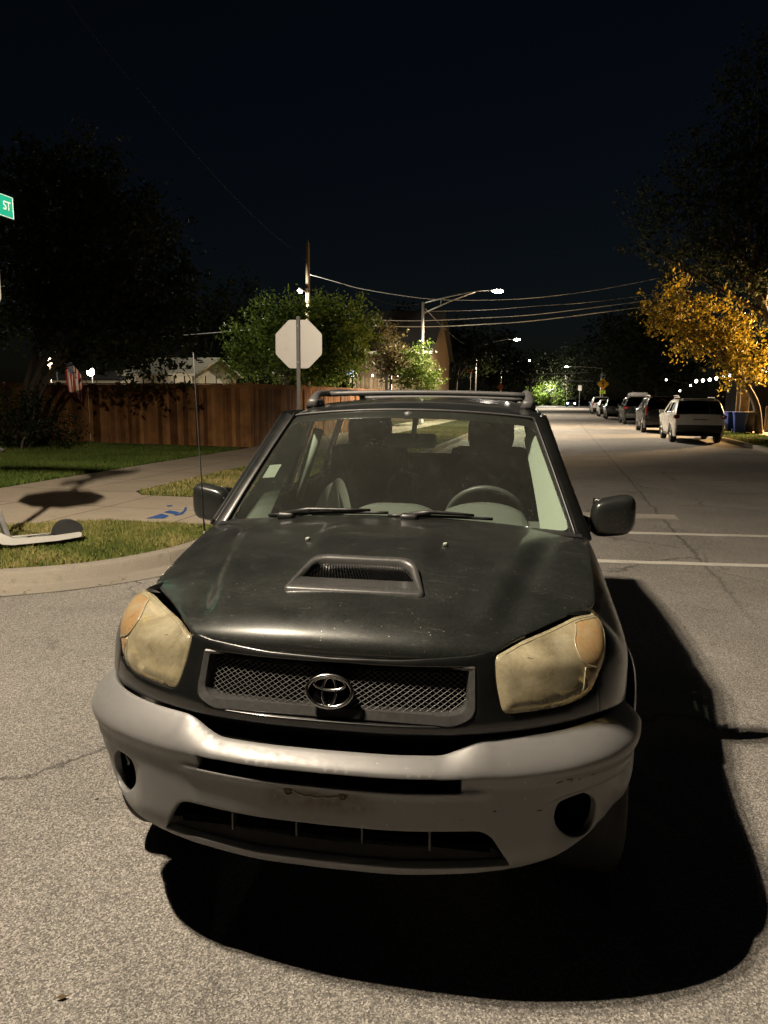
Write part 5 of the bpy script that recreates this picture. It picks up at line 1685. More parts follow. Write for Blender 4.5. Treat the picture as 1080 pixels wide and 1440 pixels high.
def leaf_cloud(clumps, n, size, mat, parent, seed, name='crown', droop=.2):
    """clumps: rows of centre x, y, z and radii rx, ry, rz; many small leaves in sprays"""
    r_ = np.random.default_rng(seed)
    C_ = np.array(clumps, float)
    wgt = C_[:, 3] * C_[:, 4] * C_[:, 5]; wgt = wgt ** .8 / (wgt ** .8).sum()
    ns = max(8, n // 14)                                   # sprays of leaves along twigs
    k = r_.choice(len(C_), ns, p=wgt)
    d = r_.normal(0, 1, (ns, 3)); d /= np.linalg.norm(d, axis=1)[:, None]
    rad = r_.random(ns) ** .42
    S0 = C_[k, :3] + d * rad[:, None] * C_[k, 3:6]
    ax = d + r_.normal(0, .6, (ns, 3)) + np.array([0, 0, -droop]); ax /= np.linalg.norm(ax, axis=1)[:, None]
    m = 14
    t = r_.random((ns, m)) * size * 9
    P = S0[:, None] + ax[:, None] * t[..., None] + r_.normal(0, size * 1.2, (ns, m, 3))
    P = P.reshape(-1, 3); n = len(P)
    u = r_.normal(0, 1, (n, 3)) + np.repeat(ax, m, 0) * .8; u /= np.linalg.norm(u, axis=1)[:, None]
    w = np.cross(u, r_.normal(0, 1, (n, 3))); w /= np.linalg.norm(w, axis=1)[:, None] + 1e-9
    s = size * (0.45 + 1.1 * r_.random(n) ** 1.5)[:, None]
    V = np.stack([P - u * s, P + w * s * .55, P + u * s, P - w * s * .55], 1).reshape(-1, 3)
    F = np.arange(n * 4).reshape(-1, 4)
    tint = np.clip(.45 + .25 * np.repeat(r_.normal(0, 1, ns), m) * .6 + r_.normal(0, .18, n), 0, 1)
    return fast_mesh(name, V, F, np.repeat(tint, 4), mat, parent)
def limb(mb, pts, r0, r1, n=8):
    q = catmull(pts, 6); mb.tube(q, np.linspace(r0, r1, len(q)), n)
def clump_set(c, r, k, seed, lo=.30, hi=.5):
    r_ = np.random.default_rng(seed); out = []
    for i in range(k):
        d = r_.normal(0, 1, 3); d /= np.linalg.norm(d); q = r_.random() ** .5 * .78
        s = lo + (hi - lo) * r_.random()
        out.append((*(np.array(c) + d * q * np.array(r)), r[0] * s, r[1] * s, r[2] * s * .8))
    return out
def tree(label, base, clumps, n, size, mat, seed, trunk_r=.16, stems=None, group=None, name='tree', limbs=9):
    t = thing(name, label, 'tree' if name != 'bush' else 'bush', base, 0, group)
    base = np.array(base, float)
    C_ = np.array(clumps, float); C_[:, :3] -= base
    leaf_cloud(C_, n, size, mat, t, seed)
    b = MB(); r_ = np.random.default_rng(seed + 1)
    cz = C_[:, 2].mean(); cm = C_[:, :3].mean(0)
    fork = None
    for (dx, dy, r0) in (stems or [(0, 0, trunk_r)]):
        top = np.array([cm[0] + dx * 2.2, cm[1] + dy * 2.2, cz])
        pts = [(dx * .15, dy * .15, -.1), (dx * .6 + top[0] * .12, dy * .6 + top[1] * .12, cz * .33), (dx + top[0] * .55, dy + top[1] * .55, cz * .68), tuple(top)]
        limb(b, pts, r0, r0 * .35)
        for k in r_.choice(len(C_), min(len(C_), limbs), replace=False):
            s = .40 + .35 * r_.random(); p0 = np.array(pts[1]) * (1 - s) + np.array(pts[2]) * s
            e_ = C_[k, :3]; md = (p0 + e_) / 2 + r_.normal(0, .12, 3) + np.array([0, 0, .15])
            limb(b, [p0, md, e_], r0 * .38, r0 * .08, 6)
    b.build('trunk', M['bark'], t, True)
    return t
def CL(pts, b_, r, ry=None):
    """clump centres from places seen in the photograph, set at their own depth"""
    return [(*at(u, v, b_ + db), rr * r, rr * (ry or r), rr * r * .8) for (u, v, rr, db) in pts]
# lit green tree behind the fence
g = CL([(350, 500, 1.0, 0), (345, 470, .8, .6), (375, 445, .9, 0), (400, 470, 1.1, -.5), (395, 505, 1.1, .4), (430, 450, .9, .8), (455, 440, .9, 0), (470, 470, 1.2, .5), (475, 505, 1.3, 0),
        (500, 480, .9, -.4), (440, 500, 1.1, -.6), (335, 515, .7, 0), (510, 455, .6, .6), (405, 432, .5, .3), (495, 440, .6, .3), (450, 520, 1.0, .5)], 33.5, .80)
tree('bright green leafy tree lit by the pole lamp, behind the stop sign and brown fence', (at(430, 555, 33.5)[0], 33.5, .1), g, 21000, .085, M['leaf_green'], 21, .14, [(0, 0, .13), (.5, .1, .09), (-.6, .0, .09)], None, limbs=10)
# big dark tree at the left
TB = (at(34, 575, 18.2)[0], 18.2, .12)
g = []
for (u, v, rr, db) in [(60, 435, .8, 0), (20, 430, 1.2, .3), (100, 430, 1.2, 0), (150, 470, 1.0, -.3), (200, 480, .9, 0), (235, 470, .6, .2), (230, 430, .9, .3), (180, 420, 1.2, 0), (120, 380, 1.3, .3), (50, 370, 1.3, 0), (200, 370, 1.1, -.2),
                       (240, 400, .6, 0), (160, 330, 1.2, .2), (90, 310, 1.3, 0), (30, 310, 1.2, .3), (200, 310, .8, 0), (150, 270, 1.0, 0), (80, 250, 1.0, .2), (30, 250, .9, 0), (120, 225, .7, 0), (190, 505, .55, .3), (225, 505, .5, .2), (140, 472, .55, .2), (250, 500, .3, 0)]:
    g.append((*at(u, v, 18.5 + db * 3), rr * 1.05, rr * 1.2, rr * .8))
tree('large dark multi-stemmed tree spreading over the left lawn in front of the fence', TB, g, 30000, .075, M['leaf_dark'], 31, .13, [(-.1, .0, .12), (.12, .1, .09), (-.45, .15, .10), (.36, -.1, .06)], None, limbs=10)
g = CL([(20, 600, .6, 0), (50, 590, .5, .2), (10, 570, .5, .2), (40, 560, .35, 0), (75, 610, .4, .3), (110, 605, .3, .5), (95, 590, .25, .4)], 17.6, .8)
tree('dark scruffy bush at the foot of the large left tree', (at(30, 640, 17.4)[0], 17.4, .12), g, 4200, .045, M['leaf_dark'], 37, .04, None, None, 'bush', 6)
# slim trees by the house
g = CL([(549, 470, .45, 0), (545, 490, .55, 0), (556, 500, .55, .2), (548, 455, .30, 0), (540, 505, .5, .2), (560, 518, .5, .2), (549, 520, .5, 0)], 41, 1.0)
tree('slim brownish tree in front of the gabled house, left of the lamp pole', (at(549, 545, 41)[0], 41, .1), g, 4600, .075, M['leaf_brown'], 41, .07, None, 'slim young trees by the house', limbs=6)
g = CL([(590, 490, .35, 0), (590, 505, .55, 0), (582, 520, .6, .2), (600, 520, .55, 0), (604, 535, .5, 0), (590, 538, .7, .2), (573, 532, .45, 0), (588, 482, .2, 0)], 40.5, 1.0)
tree('slim yellow green tree wrapped round the foot of the trussed lamp pole', (at(588, 560, 40.5)[0], 40.5, .1), g, 4600, .075, M['leaf_green'], 43, .06, None, 'slim young trees by the house', limbs=6)
# tree on the right verge: the yard lamp's yellow is put into the leaf colour
TR = (9.05, 37.0, .12)
g = CL([(935, 430, .8, 0), (960, 445, 1.1, -.3), (1000, 455, 1.3, 0), (975, 480, .8, -.4), (1040, 475, 1.0, 0), (1020, 490, .9, -.3), (1060, 510, 1.0, 0), (1045, 525, .7, -.3), (950, 405, .6, .2),
        (915, 437, .35, 0)], 36.5, 1.05)
TRE = tree('tree on the right verge beside the bins, leaves coloured yellow as if lamplit', TR, g, 7500, .080, M['leaf_lamplit'], 51, .17, [(0, 0, .19)], None, limbs=12)
g = []
for (u, v, rr, db) in [(960, 370, 1.2, 0), (1000, 380, 1.6, .3), (1050, 370, 1.8, 0), (900, 345, .7, 0), (930, 330, 1.0, .3), (980, 310, 1.5, 0), (1040, 300, 1.8, .3), (910, 285, .8, 0), (950, 270, 1.2, .2), (1000, 240, 1.5, 0), (1060, 230, 1.8, .3), (985, 200, .9, 0), (1040, 180, 1.5, 0), (1070, 130, 1.5, .3), (1030, 120, .9, 0), (1065, 80, 1.0, 0), (925, 360, .6, 0), (1100, 330, 2.2, 0), (1110, 230, 2.2, 0), (1110, 420, 2.2, .3)]:
    g.append((*at(u, v, 41 + db * 3), rr * 1.15, rr * 1.3, rr * .9))
tree('tall dark tree filling the upper right corner behind the yellow leaves', (at(1100, 600, 41)[0], 41, .12), g, 24000, .10, M['leaf_dark'], 57, .28, None, None, limbs=14)
g = CL([(900, 500, 1.4, 0), (930, 520, 1.3, 1), (885, 470, 1.3, 0), (910, 460, 1.2, .5), (940, 490, 1.5, 1), (880, 510, 1.0, 0), (960, 515, 1.3, 1), (900, 530, .9, 0), (925, 540, .9, .5)], 60, 1.6)
tree('dark leafy tree standing between the parked cars and the string lights', (at(925, 575, 60)[0], 60, .12), g, 9000, .13, M['leaf_dark'], 61, .16, None, 'dark trees along the street', limbs=8)
g = CL([(760, 552, .9, 0), (775, 546, 1.0, .5), (790, 552, .9, 0), (770, 558, .9, 0), (785, 560, .8, 0), (760, 562, .7, .3)], 165, 2.2)
tree('small bright green tree lit at the far end of the street', (at(778, 570, 165)[0], 165, .05), g, 3000, .24, M['leaf_green'], 67, .35, None, None, limbs=5)
lum('far_tree_light', 'POINT', at(773, 541, 160), 5000, (1, .95, .8), .2)  # point light without a fixture, brightens the far green tree
far_specs = [('broad dark tree silhouette behind the utility pole', 330, 420, 70, 5.5), ('low dark treetop behind the roof of the pale garage', 285, 450, 60, 4.0), ('dark treetop right of the gabled house', 640, 470, 70, 3.6),
             ('dark tree mass behind the second street lamp', 690, 490, 100, 5.0), ('dark tree above the far end of the street', 745, 500, 150, 7.0), ('dark tree left of the curved arm lamp', 800, 500, 160, 7.0),
             ('tall dark tree behind the curved arm lamp', 850, 480, 140, 7.5), ('dark tree rising over the amber diamond sign', 895, 455, 100, 5.5), ('dark round tree behind the gabled house', 560, 430, 80, 4.5)]
for i, (lb, u, v, b_, r) in enumerate(far_specs):
    c = at(u, v + 22, b_)
    g = clump_set(c, (r, r, r * .8), 9, 200 + i)
    tree(lb, (c[0], b_, .05), g, 3200, .22 if b_ > 90 else .17, M['leaf_dark'], 300 + i, .25, None, 'dark trees along the street', limbs=6)

# ------------------------------------------------------------------ houses
M['cream'] = simple('cream_siding', (0.50, 0.44, 0.32), 0.7, 0, 0.12, 3, 0.1)
M['brick_tan'] = simple('tan_brick', (0.24, 0.175, 0.11), 0.85, 0, 0.35, 30, 0.3)
M['house_brick'] = simple('house_brick', (0.11, 0.08, 0.05), 0.9, 0, 0.35, 30, 0.3)
M['roof_dark'] = simple('dark_shingles', (0.020, 0.019, 0.018), 0.9, 0, 0.4, 20, 0.3)
M['roof_pale'] = simple('pale_shingles', (0.42, 0.38, 0.29), 0.85, 0, 0.2, 20, 0.2)
M['trim_wht'] = simple('house_trim', (0.55, 0.52, 0.46), 0.6, 0, 0.1, 10)
def gable_house(name, label, cat, c, w, d, eave, ridge, wall, roof, axis='x', rz=0.0):
    t = thing(name, label, cat, c, rz)
    b = MB()
    if axis == 'x':      # ridge along x, gables at the ends
        pf = [(-d / 2, 0), (d / 2, 0), (d / 2, eave), (0, ridge), (-d / 2, eave)]
        b.prism(pf, -w / 2, w / 2, 'yz')
    else:
        pf = [(-w / 2, 0), (w / 2, 0), (w / 2, eave), (0, ridge), (-w / 2, eave)]
        b.prism(pf, -d / 2, d / 2, 'xz')
    b.build('wall', wall, t)
    b = MB(); o = .30; th = .10
    if axis == 'x':
        sl = (ridge - eave) / (d / 2)
        for sg in (-1, 1):
            y0, y1 = 0, sg * (d / 2 + o); z0, z1 = ridge + .02, eave - sl * o + .02
            b.add([(-w / 2 - o, y0, z0), (w / 2 + o, y0, z0), (w / 2 + o, y1, z1), (-w / 2 - o, y1, z1), (-w / 2 - o, y0, z0 + th), (w / 2 + o, y0, z0 + th), (w / 2 + o, y1, z1 + th), (-w / 2 - o, y1, z1 + th)],
                  [(0, 1, 2, 3), (4, 7, 6, 5), (3, 2, 6, 7), (1, 5, 6, 2), (0, 3, 7, 4)])
    else:
        sl = (ridge - eave) / (w / 2)
        for sg in (-1, 1):
            x0, x1 = 0, sg * (w / 2 + o); z0, z1 = ridge + .02, eave - sl * o + .02
            b.add([(x0, -d / 2 - o, z0), (x0, d / 2 + o, z0), (x1, d / 2 + o, z1), (x1, -d / 2 - o, z1), (x0, -d / 2 - o, z0 + th), (x0, d / 2 + o, z0 + th), (x1, d / 2 + o, z1 + th), (x1, -d / 2 - o, z1 + th)],
                  [(0, 1, 2, 3), (4, 7, 6, 5), (3, 2, 6, 7), (1, 5, 6, 2), (0, 3, 7, 4)])
    b.build('roof', roof, t)
    return t
# pale garage beyond the left fence
gL, gR = at(172, 530, 33), at(277, 530, 33)
G1 = gable_house('garage', 'pale cream garage with a low gable roof above the brown fence at the left', 'garage', ((gL[0] + gR[0]) / 2, 35.5, .1), gR[0] - gL[0] - .5, 5.0, 2.55, 3.35, M['cream'], M['roof_pale'])
b = MB(); b.box((0, -2.54, 2.05), (gR[0] - gL[0] - .5, .05, .05)); b.build('band', M['roof_dark'], G1)
for k in range(9):
    b = MB(); b.box((-(gR[0] - gL[0]) * .35 + k * .55, -2.53, 2.28), (.03, .04, .42)); b.build('trim_strip', M['roof_dark'], G1)
g2L, g2R = at(60, 530, 36), at(170, 530, 36)
G2 = gable_house('shed', 'low cream outbuilding behind the flag, left of the pale garage', 'shed', ((g2L[0] + g2R[0]) / 2, 38, .1), g2R[0] - g2L[0] - .4, 4.0, 2.35, 2.75, M['cream'], M['roof_dark'])
# gabled house right of the green tree
hL, hR = at(498, 520, 47), at(603, 520, 47)
HX = (hL[0] + hR[0]) / 2; HW_ = hR[0] - hL[0]
ez = at(520, 498, 47)[2]
H1 = gable_house('house', 'tan brick house with a steep dark roof behind the trussed street lamp', 'house', (HX, 51.5, .1), HW_, 9.0, ez, at(598, 440, 51)[2], M['house_brick'], M['roof_dark'])
b = MB(); b.box((0, -4.86, ez - .02), (HW_ + .5, .06, .16)); b.build('gutter', M['trim_wht'], H1)
for dx in (at(547, 515, 47)[0] - HX, at(551, 515, 47)[0] - HX):
    b = MB(); b.tube([(dx, -4.62, ez - .1), (dx, -4.62, 1.0)], .05, 6); b.build('downpipe', M['trim_wht'], H1)
b = MB(); b.tube([(at(545, 520, 42.6)[0], 42.6, .1), (at(545, 520, 42.6)[0], 42.6, at(545, 500, 42.6)[2])], .09, 8)
tag(b.build('dark_post', M['dark_steel']), 'plain dark post before the slim brownish tree', 'post')
bw = at(492.5, 524.5, 43)
t = thing('lit_sign', 'small glowing blue and white sign at the foot of the green tree', 'sign', (bw[0], 43, .1))
b = MB(); b.tube([(0, .03, 0), (0, .03, bw[2] - .1)], .04, 6); b.build('post', M['galv'], t)
b = MB(); b.box((0, 0, bw[2] - .1), (.46, .04, .44), bev=.02); pl = b.build('lit_panel', emit('lit_panel_white', (.75, .85, 1), 1.1), t)
b = MB(); b.prism([(-.16, bw[2] - .24), (.18, bw[2] - .02), (.16, bw[2] + .04), (.0, bw[2] - .06), (-.18, bw[2] - .1)], -.026, -.021); b.build('blue_mark', emit('lit_panel_blue', (.12, .3, .8), .7), pl)
# dark house and yard on the right
M['bin_brick'] = simple('dark_red_brick', (0.07, 0.045, 0.03), 0.9, 0, 0.3, 30, 0.2)
H2 = gable_house('house', 'dark house at the right behind the string of bulbs and the bins', 'house', (19.5, 62, .1), 12, 9, 3.4, 6.0, M['bin_brick'], M['roof_dark'])
M['bulb'] = emit('string_bulb_lit', (1, .93, .80), 14)
def bulb_string(label, pts, r):
    t = thing('string_lights', label, 'string lights', at(*pts[0]))
    o = at(*pts[0])
    b = MB(); b.tube([at(*p) - o + np.array([0, 0, r]) for p in pts], .02, 5); b.build('cord', M['dark_steel'], t)
    for p in pts:
        b = MB(); b.ball(at(*p) - o, (r, r, r * 1.2), 8, 6); b.build('bulb', M['bulb'], t, True)
bulb_string('row of round white bulbs strung above the bins at the right', [(979, 536, 50), (988.5, 535.2, 50), (998, 534, 50), (1007.5, 532, 50), (1017, 530, 50), (1026.5, 527.5, 50)], .085)
bulb_string('scattered small bulbs low behind the parked black SUV', [(937, 534, 56), (971, 542, 56), (956, 549.5, 56)], .055)
bulb_string('small white bulbs strung low behind the pale picket fence', [(524, 528, 44.5), (560, 528.5, 44.5), (567.5, 529.5, 44.5), (573, 530.5, 44.5), (579, 531.5, 44.5)], .06)
# lamps in the left yard
def yard_lamp(label, u, v, b_, watts, col, r):
    p = at(u, v, b_)
    t = thing('yard_lamp', label, 'yard lamp', (p[0], b_, .1), 0, 'lit lamps beyond the left fence')
    b = MB(); b.tube([(0, .08, 0), (0, .08, p[2] + .1)], .03, 8); b.build('post', M['dark_steel'], t, True)
    b = MB(); b.box((0, .02, p[2] - .02), (.22, .06, .16), bev=.02); b.build('lamp_housing', M['dark_steel'], t)
    b = MB(); b.ball((0, -.03, p[2] - .1), (r, r * .6, r), 12, 8); b.build('lamp_lens', emit('yard_lamp_lit', col, 22), t, True)
    lum('yard_light', 'POINT', (0, -1.2, p[2] - .1), watts * 1.8, col, .1, parent=t)
yard_lamp('warm bright lamp glowing behind the fence left of the flag', 68, 507, 26, 200, (1, .78, .50), .20)
yard_lamp('white flood lamp on a post between the flag and the pale garage', 128, 523, 28, 160, (1, .93, .80), .17)
yard_lamp('tiny white lamp among the branches above the warm yard lamp', 76, 484, 30, 8, (.95, .97, 1), .07)

# ------------------------------------------------------------------ flag on the fence
fp0, fp1 = at(126, 543, 21.2), at(91, 494, 20.2)
FL = thing('flag', 'American flag hanging limp from a slanted pole on the dark fence', 'flag', fp0)
b = MB(); b.tube([(0, 0, 0), (fp1 - fp0) * .5, (fp1 - fp0) * 1.02], .014, 6); b.build('flagpole', M['wood_pole'], FL, True)
def flag_mat():
    m, nt, b, N, L = new_mat('flag_cloth')
    uv = N.new('ShaderNodeAttribute'); uv.attribute_name = 'across'
    vv = N.new('ShaderNodeAttribute'); vv.attribute_name = 'along'
    def math_(op, a, b_=None):
        q = N.new('ShaderNodeMath'); q.operation = op
        for i, t in enumerate((a, b_)):
            if t is None: continue
            if hasattr(t, 'is_output'): L.new(t, q.inputs[i])
            else: q.inputs[i].default_value = t
        return q.outputs[0]
    st = math_('LESS_THAN', math_('MODULO', math_('MULTIPLY', uv.outputs['Fac'], 6.5), 1.0), 0.5)
    c = mixc(N, L, st, (0.70, 0.64, 0.56), (0.42, 0.03, 0.03))
    canton = math_('MULTIPLY', math_('LESS_THAN', uv.outputs['Fac'], 0.538), math_('LESS_THAN', vv.outputs['Fac'], 0.40))
    fx = math_('SUBTRACT', math_('MODULO', math_('MULTIPLY', uv.outputs['Fac'], 17), 1.0), 0.5)
    fy = math_('SUBTRACT', math_('MODULO', math_('MULTIPLY', vv.outputs['Fac'], 27), 1.0), 0.5)
    star = math_('LESS_THAN', math_('ADD', math_('MULTIPLY', fx, fx), math_('MULTIPLY', fy, fy)), 0.06)
    cc = mixc(N, L, star, (0.015, 0.022, 0.075), (0.7, 0.68, 0.62))
    c = mixc(N, L, canton, c, cc)
    L.new(c, b.inputs['Base Color']); b.inputs['Roughness'].default_value = 0.85
    tl = N.new('ShaderNodeBsdfTranslucent'); L.new(c, tl.inputs[0]); ms = N.new('ShaderNodeMixShader'); ms.inputs[0].default_value = 0.5
    L.new(b.outputs[0], ms.inputs[1]); L.new(tl.outputs[0], ms.inputs[2]); L.new(ms.outputs[0], N['Material Output'].inputs[0])
    return m
nu, nv = 40, 40; V = []; ac = []; al = []
pd = (fp1 - fp0)
for j in range(nv + 1):
    for i in range(nu + 1):
        a, l_ = i / nu, j / nv           # a across the stripes, along the pole from its tip; l_ down the fly
        o = pd * (1.0 - a * .70)
        fold = .05 * math.sin(a * 15 + l_ * 2) * min(1, l_ * 3)
        gather = l_ ** 1.3 * .35
        x = o[0] * (1 - gather) + (pd[0] * .62) * gather + fold * .6; y = o[1] - .03 - abs(fold) * .8 + .03 * math.sin(a * 9); z = o[2] - l_ * (.92 + .10 * (1 - a)) - .05 * l_ * math.sin(a * 7)
        V.append((x, y, z)); ac.append(a); al.append(l_)
F = [(j * (nu + 1) + i, j * (nu + 1) + i + 1, (j + 1) * (nu + 1) + i + 1, (j + 1) * (nu + 1) + i) for j in range(nv) for i in range(nu)]
fo = mesh_obj('flag_cloth', V, F, flag_mat(), FL, True)
for nm, arr in (('across', ac), ('along', al)):
    q = fo.data.attributes.new(nm, 'FLOAT', 'POINT'); q.data.foreach_set('value', np.array(arr, np.float32))

# ------------------------------------------------------------------ rental scooter standing on the corner grass
M['scoot_white'] = simple('scooter_white', (0.62, 0.61, 0.57), 0.4, 0.1, 0.12, 14, 0, .3)
M['scoot_grey'] = simple('scooter_grey', (0.20, 0.20, 0.195), 0.5, 0.1, 0.2, 20)
s0 = onground(114, 757, .16); s1 = onground(-20, 772, .16)
dv = np.array([s1[0] - s0[0], s1[1] - s0[1]]); dv /= np.linalg.norm(dv)
SCO = thing('kick_scooter', 'white and black kick scooter parked on the corner grass at the left edge', 'scooter', (s0[0], s0[1], .12), math.atan2(dv[1], dv[0]))
# local x forward from the rear end, z up
b = MB()
for sg in (-1, 1):
    b.prism(fillet([(.02, .075), (.02, .125), (.25, .115), (.66, .125), (.79, .20), (.86, .20), (.79, .085), (.68, .065), (.25, .060)], .02, 3), sg * .083 - .012, sg * .083 + .012)
b.build('side_rail', M['scoot_white'], SCO)
b = MB(); b.box((.46, 0, .098), (.52, .15, .035), bev=.008); dk = b.build('deck', M['black'], SCO)
text_mesh('lettering', 'Lime', .085, M['trim_pale'], Matrix.Translation((.40, -.0, .117)) @ Matrix.Rotation(R(180), 4, 'Z'), dk, .0006)
b = MB(); b.lathe([(0, .0012), (.062, .0012), (.064, 0)], 24, Matrix.Translation((.60, 0, .1162)) @ Matrix.Diagonal((1.25, .7, 1, 1))); b.build('deck_badge', M['trim_pale'], dk)
def scoot_wheel(x, parent):
    Mx = Matrix.Translation((x, 0, .105)) @ Matrix.Rotation(R(90), 4, 'X')
    b = MB(); b.lathe([(.06, .025), (.085, .033), (.104, .024), (.11, 0), (.104, -.024), (.085, -.033), (.06, -.025)], 30, Mx, close=True); w_ = b.build('wheel', M['rubber'], parent, True)
    b = MB(); b.lathe([(0, .03), (.05, .03), (.062, .022), (.062, -.022), (.05, -.03), (0, -.03)], 24, Mx); b.build('hub', M['scoot_grey'], w_, True)
scoot_wheel(.13, SCO); scoot_wheel(.98, SCO)
b = MB()
t_ = np.linspace(R(-18), R(165), 22)
pf = [(.13 + .150 * math.cos(a), .105 + .150 * math.sin(a)) for a in t_] + [(.13 + .118 * math.cos(a), .105 + .118 * math.sin(a)) for a in t_[::-1]]
b.prism(pf, -.055, .055)
for sg in (-1, 1):
    pq = [(.13 + .150 * math.cos(a), .105 + .150 * math.sin(a)) for a in t_] + [(.03, .10)]
    b.prism(pq, sg * .055 - .004, sg * .055 + .004)
b.build('rear_mudguard', simple('mudguard_black', (0.03, 0.031, 0.03), 0.45, 0, 0.2, 20), SCO)
b = MB(); b.box((.74, 0, .265), (.05, .13, .30), ry=.26, bev=.015); b.build('battery_box', M['scoot_grey'], SCO)
b = MB(); b.tube([(.80, 0, .16), (.88, 0, .55), (.845, 0, 1.05)], [.035, .03, .026], 10); b.build('stem', M['scoot_white'], SCO, True)
b = MB(); b.tube([(.86, 0, .18), (.96, 0, .22), (.98, 0, .12)], .025, 8); b.build('front_fork', M['scoot_grey'], SCO, True)
b = MB(); b.tube([(.76, -.25, 1.02), (.83, -.12, 1.05), (.845, 0, 1.05), (.83, .12, 1.05), (.76, .25, 1.02)], .014, 8); hb = b.build('handlebar', M['scoot_grey'], SCO, True)
for sg in (-1, 1):
    b = MB(); b.tube([(.79, sg * .19, 1.035), (.745, sg * .28, 1.012)], .019, 8); b.build('grip', M['rubber'], hb, True)
b = MB(); b.tube([(.62, -.08, .08), (.66, -.17, .01)], .009, 6); b.build('kickstand', M['scoot_grey'], SCO)

# ------------------------------------------------------------------ parked cars
def pcar(root, L, W, H, belt, paint, rack=True, hatch=.35, style=0):
    """one parked SUV: rear at y=0, nose at y=L"""
    wr = .36; a1, a2 = L * .20, L * .80
    hood = belt + .03
    prof = [(.02, .42), (-.01, .60), (.0, .72), (.03, belt), (.06, belt + .03), (hatch, H - .06), (hatch + .14, H - .015), (L * .42, H), (L * .56, H - .05), (L * .60, H - .08), (L * .745, hood + .01), (L * .80, hood), (L * .95, hood - .10), (L * .99, hood - .22), (L, .62), (L - .02, .36), (L - .12, .26)]
    lower = []
    for yc in (a2, a1):
        lower += [(yc + .40 * math.cos(t), .33 + .40 * math.sin(t)) for t in np.linspace(-.17, math.pi + .17, 16)]
    prof_all = fillet(prof, .05, 4)
    out = np.vstack([prof_all, np.array(lower), np.array([(.10, .27)])])
    hw = W / 2
    def half(y, z):
        e = np.clip(np.minimum(y + .05, L + .02 - y) / .55, 0, 1)
        plan = hw * (.82 + .18 * np.sqrt(1 - (1 - e) ** 2))
        tum = np.where(z > belt, .38 * (z - belt), 0) + .05 * np.clip((.55 - z) / .3, 0, 1)
        return plan - tum + .012 * np.exp(-((z - belt + .16) / .05) ** 2)
    bl = belt + .05; tp = H - .11
    wins = [fillet([(hatch + .32, bl + .10), (L * .255, bl), (L * .255, tp), (hatch + .42, tp - .02)], .04, 4),
            fillet([(L * .275, bl), (L * .44, bl), (L * .44, tp), (L * .275, tp)], .04, 4),
            fillet([(L * .46, bl), (L * .665, bl), (L * .56, tp - .02), (L * .46, tp)], .04, 4)]
    for sg in (1, -1):
        f = (lambda y, z: np.stack([half(y, z), y, z], -1)) if sg > 0 else (lambda y, z: np.stack([-half(-y, z), -y, z], -1))
        fl = (lambda P: np.array(P)) if sg > 0 else (lambda P: np.array([(-p[0], p[1]) for p in P])[::-1])
        sd = patch('body_side', fl(out), [fl(w_) for w_ in wins], f, .09, paint, root, flange=.03, bev=.02, hole_flange=.015)
        for w_ in wins:
            g_ = (lambda y, z: np.stack([half(y, z) - .012, y, z], -1)) if sg > 0 else (lambda y, z: np.stack([-half(-y, z) + .012, -y, z], -1))
            patch('side_window', fl(w_), [], g_, .12, M['dark_glass'], sd, flange=.003, bev=.001)
        b = MB(); b.box((sg * (hw + .09), L * .655, belt + .09), (.18, .11, .14), bev=.04); b.build('door_mirror', paint, root, True)
        b = MB(); b.prism([(L * .62, .0)] * 0 + [(a1 + .42, .27), (a2 - .42, .27), (a2 - .42, .36), (a1 + .42, .36)], sg * (hw - .03) - .02, sg * (hw - .03) + .03, 'yz'); b.build('sill', M['black'], root)
        for yc in (a1, a2):
            pts = [(yc + .43 * math.cos(t), .33 + .43 * math.sin(t)) for t in np.linspace(-.1, math.pi + .1, 18)]
            b = MB(); b.tube([(sg * (hw - .005), y, z) for y, z in pts], .022, 6); b.build('arch_trim', M['black'], root, True)
    # skin from side to side, cut into its panels
    def skin(name, i0, i1, mat, crown=.03, inset=0.0, parent=None):
        P = prof_all[i0:i1 + 1]; vs = []
        us = np.linspace(-1, 1, 15)
        for (y, z) in P:
            h = float(half(np.array(y), np.array(z))) + .012
            for u in us:
                nrm = 1 - u * u
                vs.append((u * h * (1 - inset), y - (.055 * nrm if y < .6 else -.10 * nrm if y > L * .9 else 0), z + crown * nrm * (1 if z > belt - .05 else 0) - .006 * (abs(u) > .98)))
        b = MB(); n_ = 15
        b.add(vs, [(k * n_ + i, k * n_ + i + 1, (k + 1) * n_ + i + 1, (k + 1) * n_ + i) for k in range(len(P) - 1) for i in range(n_ - 1)])
        return b.build(name, mat, parent or root, True)
    d = lambda q: int(np.argmin(((prof_all - np.array(q)) ** 2).sum(1)))
    i_b, i_t0, i_w0, i_w1 = d((.0, .70)), d((.06, belt + .03)), d((.06, belt + .03)), d((hatch, H - .06))
    skin('rear_bumper', 0, i_b, M['black'])
    tg = skin('tailgate', i_b, i_t0, paint)
    skin('rear_window', i_w0, i_w1, M['dark_glass'])
    i_r = d((L * .60, H - .08)); i_h = d((L * .745, hood + .01))
    skin('roof', i_w1, i_r, paint); skin('windscreen', i_r, i_h, M['dark_glass'])
    i_n = d((L * .99, hood - .22)); skin('bonnet', i_h, i_n, paint); skin('nose', i_n, len(prof_all) - 1, M['black'])
    b = MB(); b.box((0, hatch + .02, H + .012), (W * .62, .22, .04), rx=-.1, bev=.015); b.build('rear_spoiler', paint, tg, True)
    b = MB(); b.box((0, -.068, .80), (.34, .012, .16), bev=.004); b.build('number_plate', M['plate'], tg)
    b = MB(); b.box((0, -.07, .905), (.5, .03, .03), bev=.008); b.build('tailgate_trim', M['chrome'], tg)
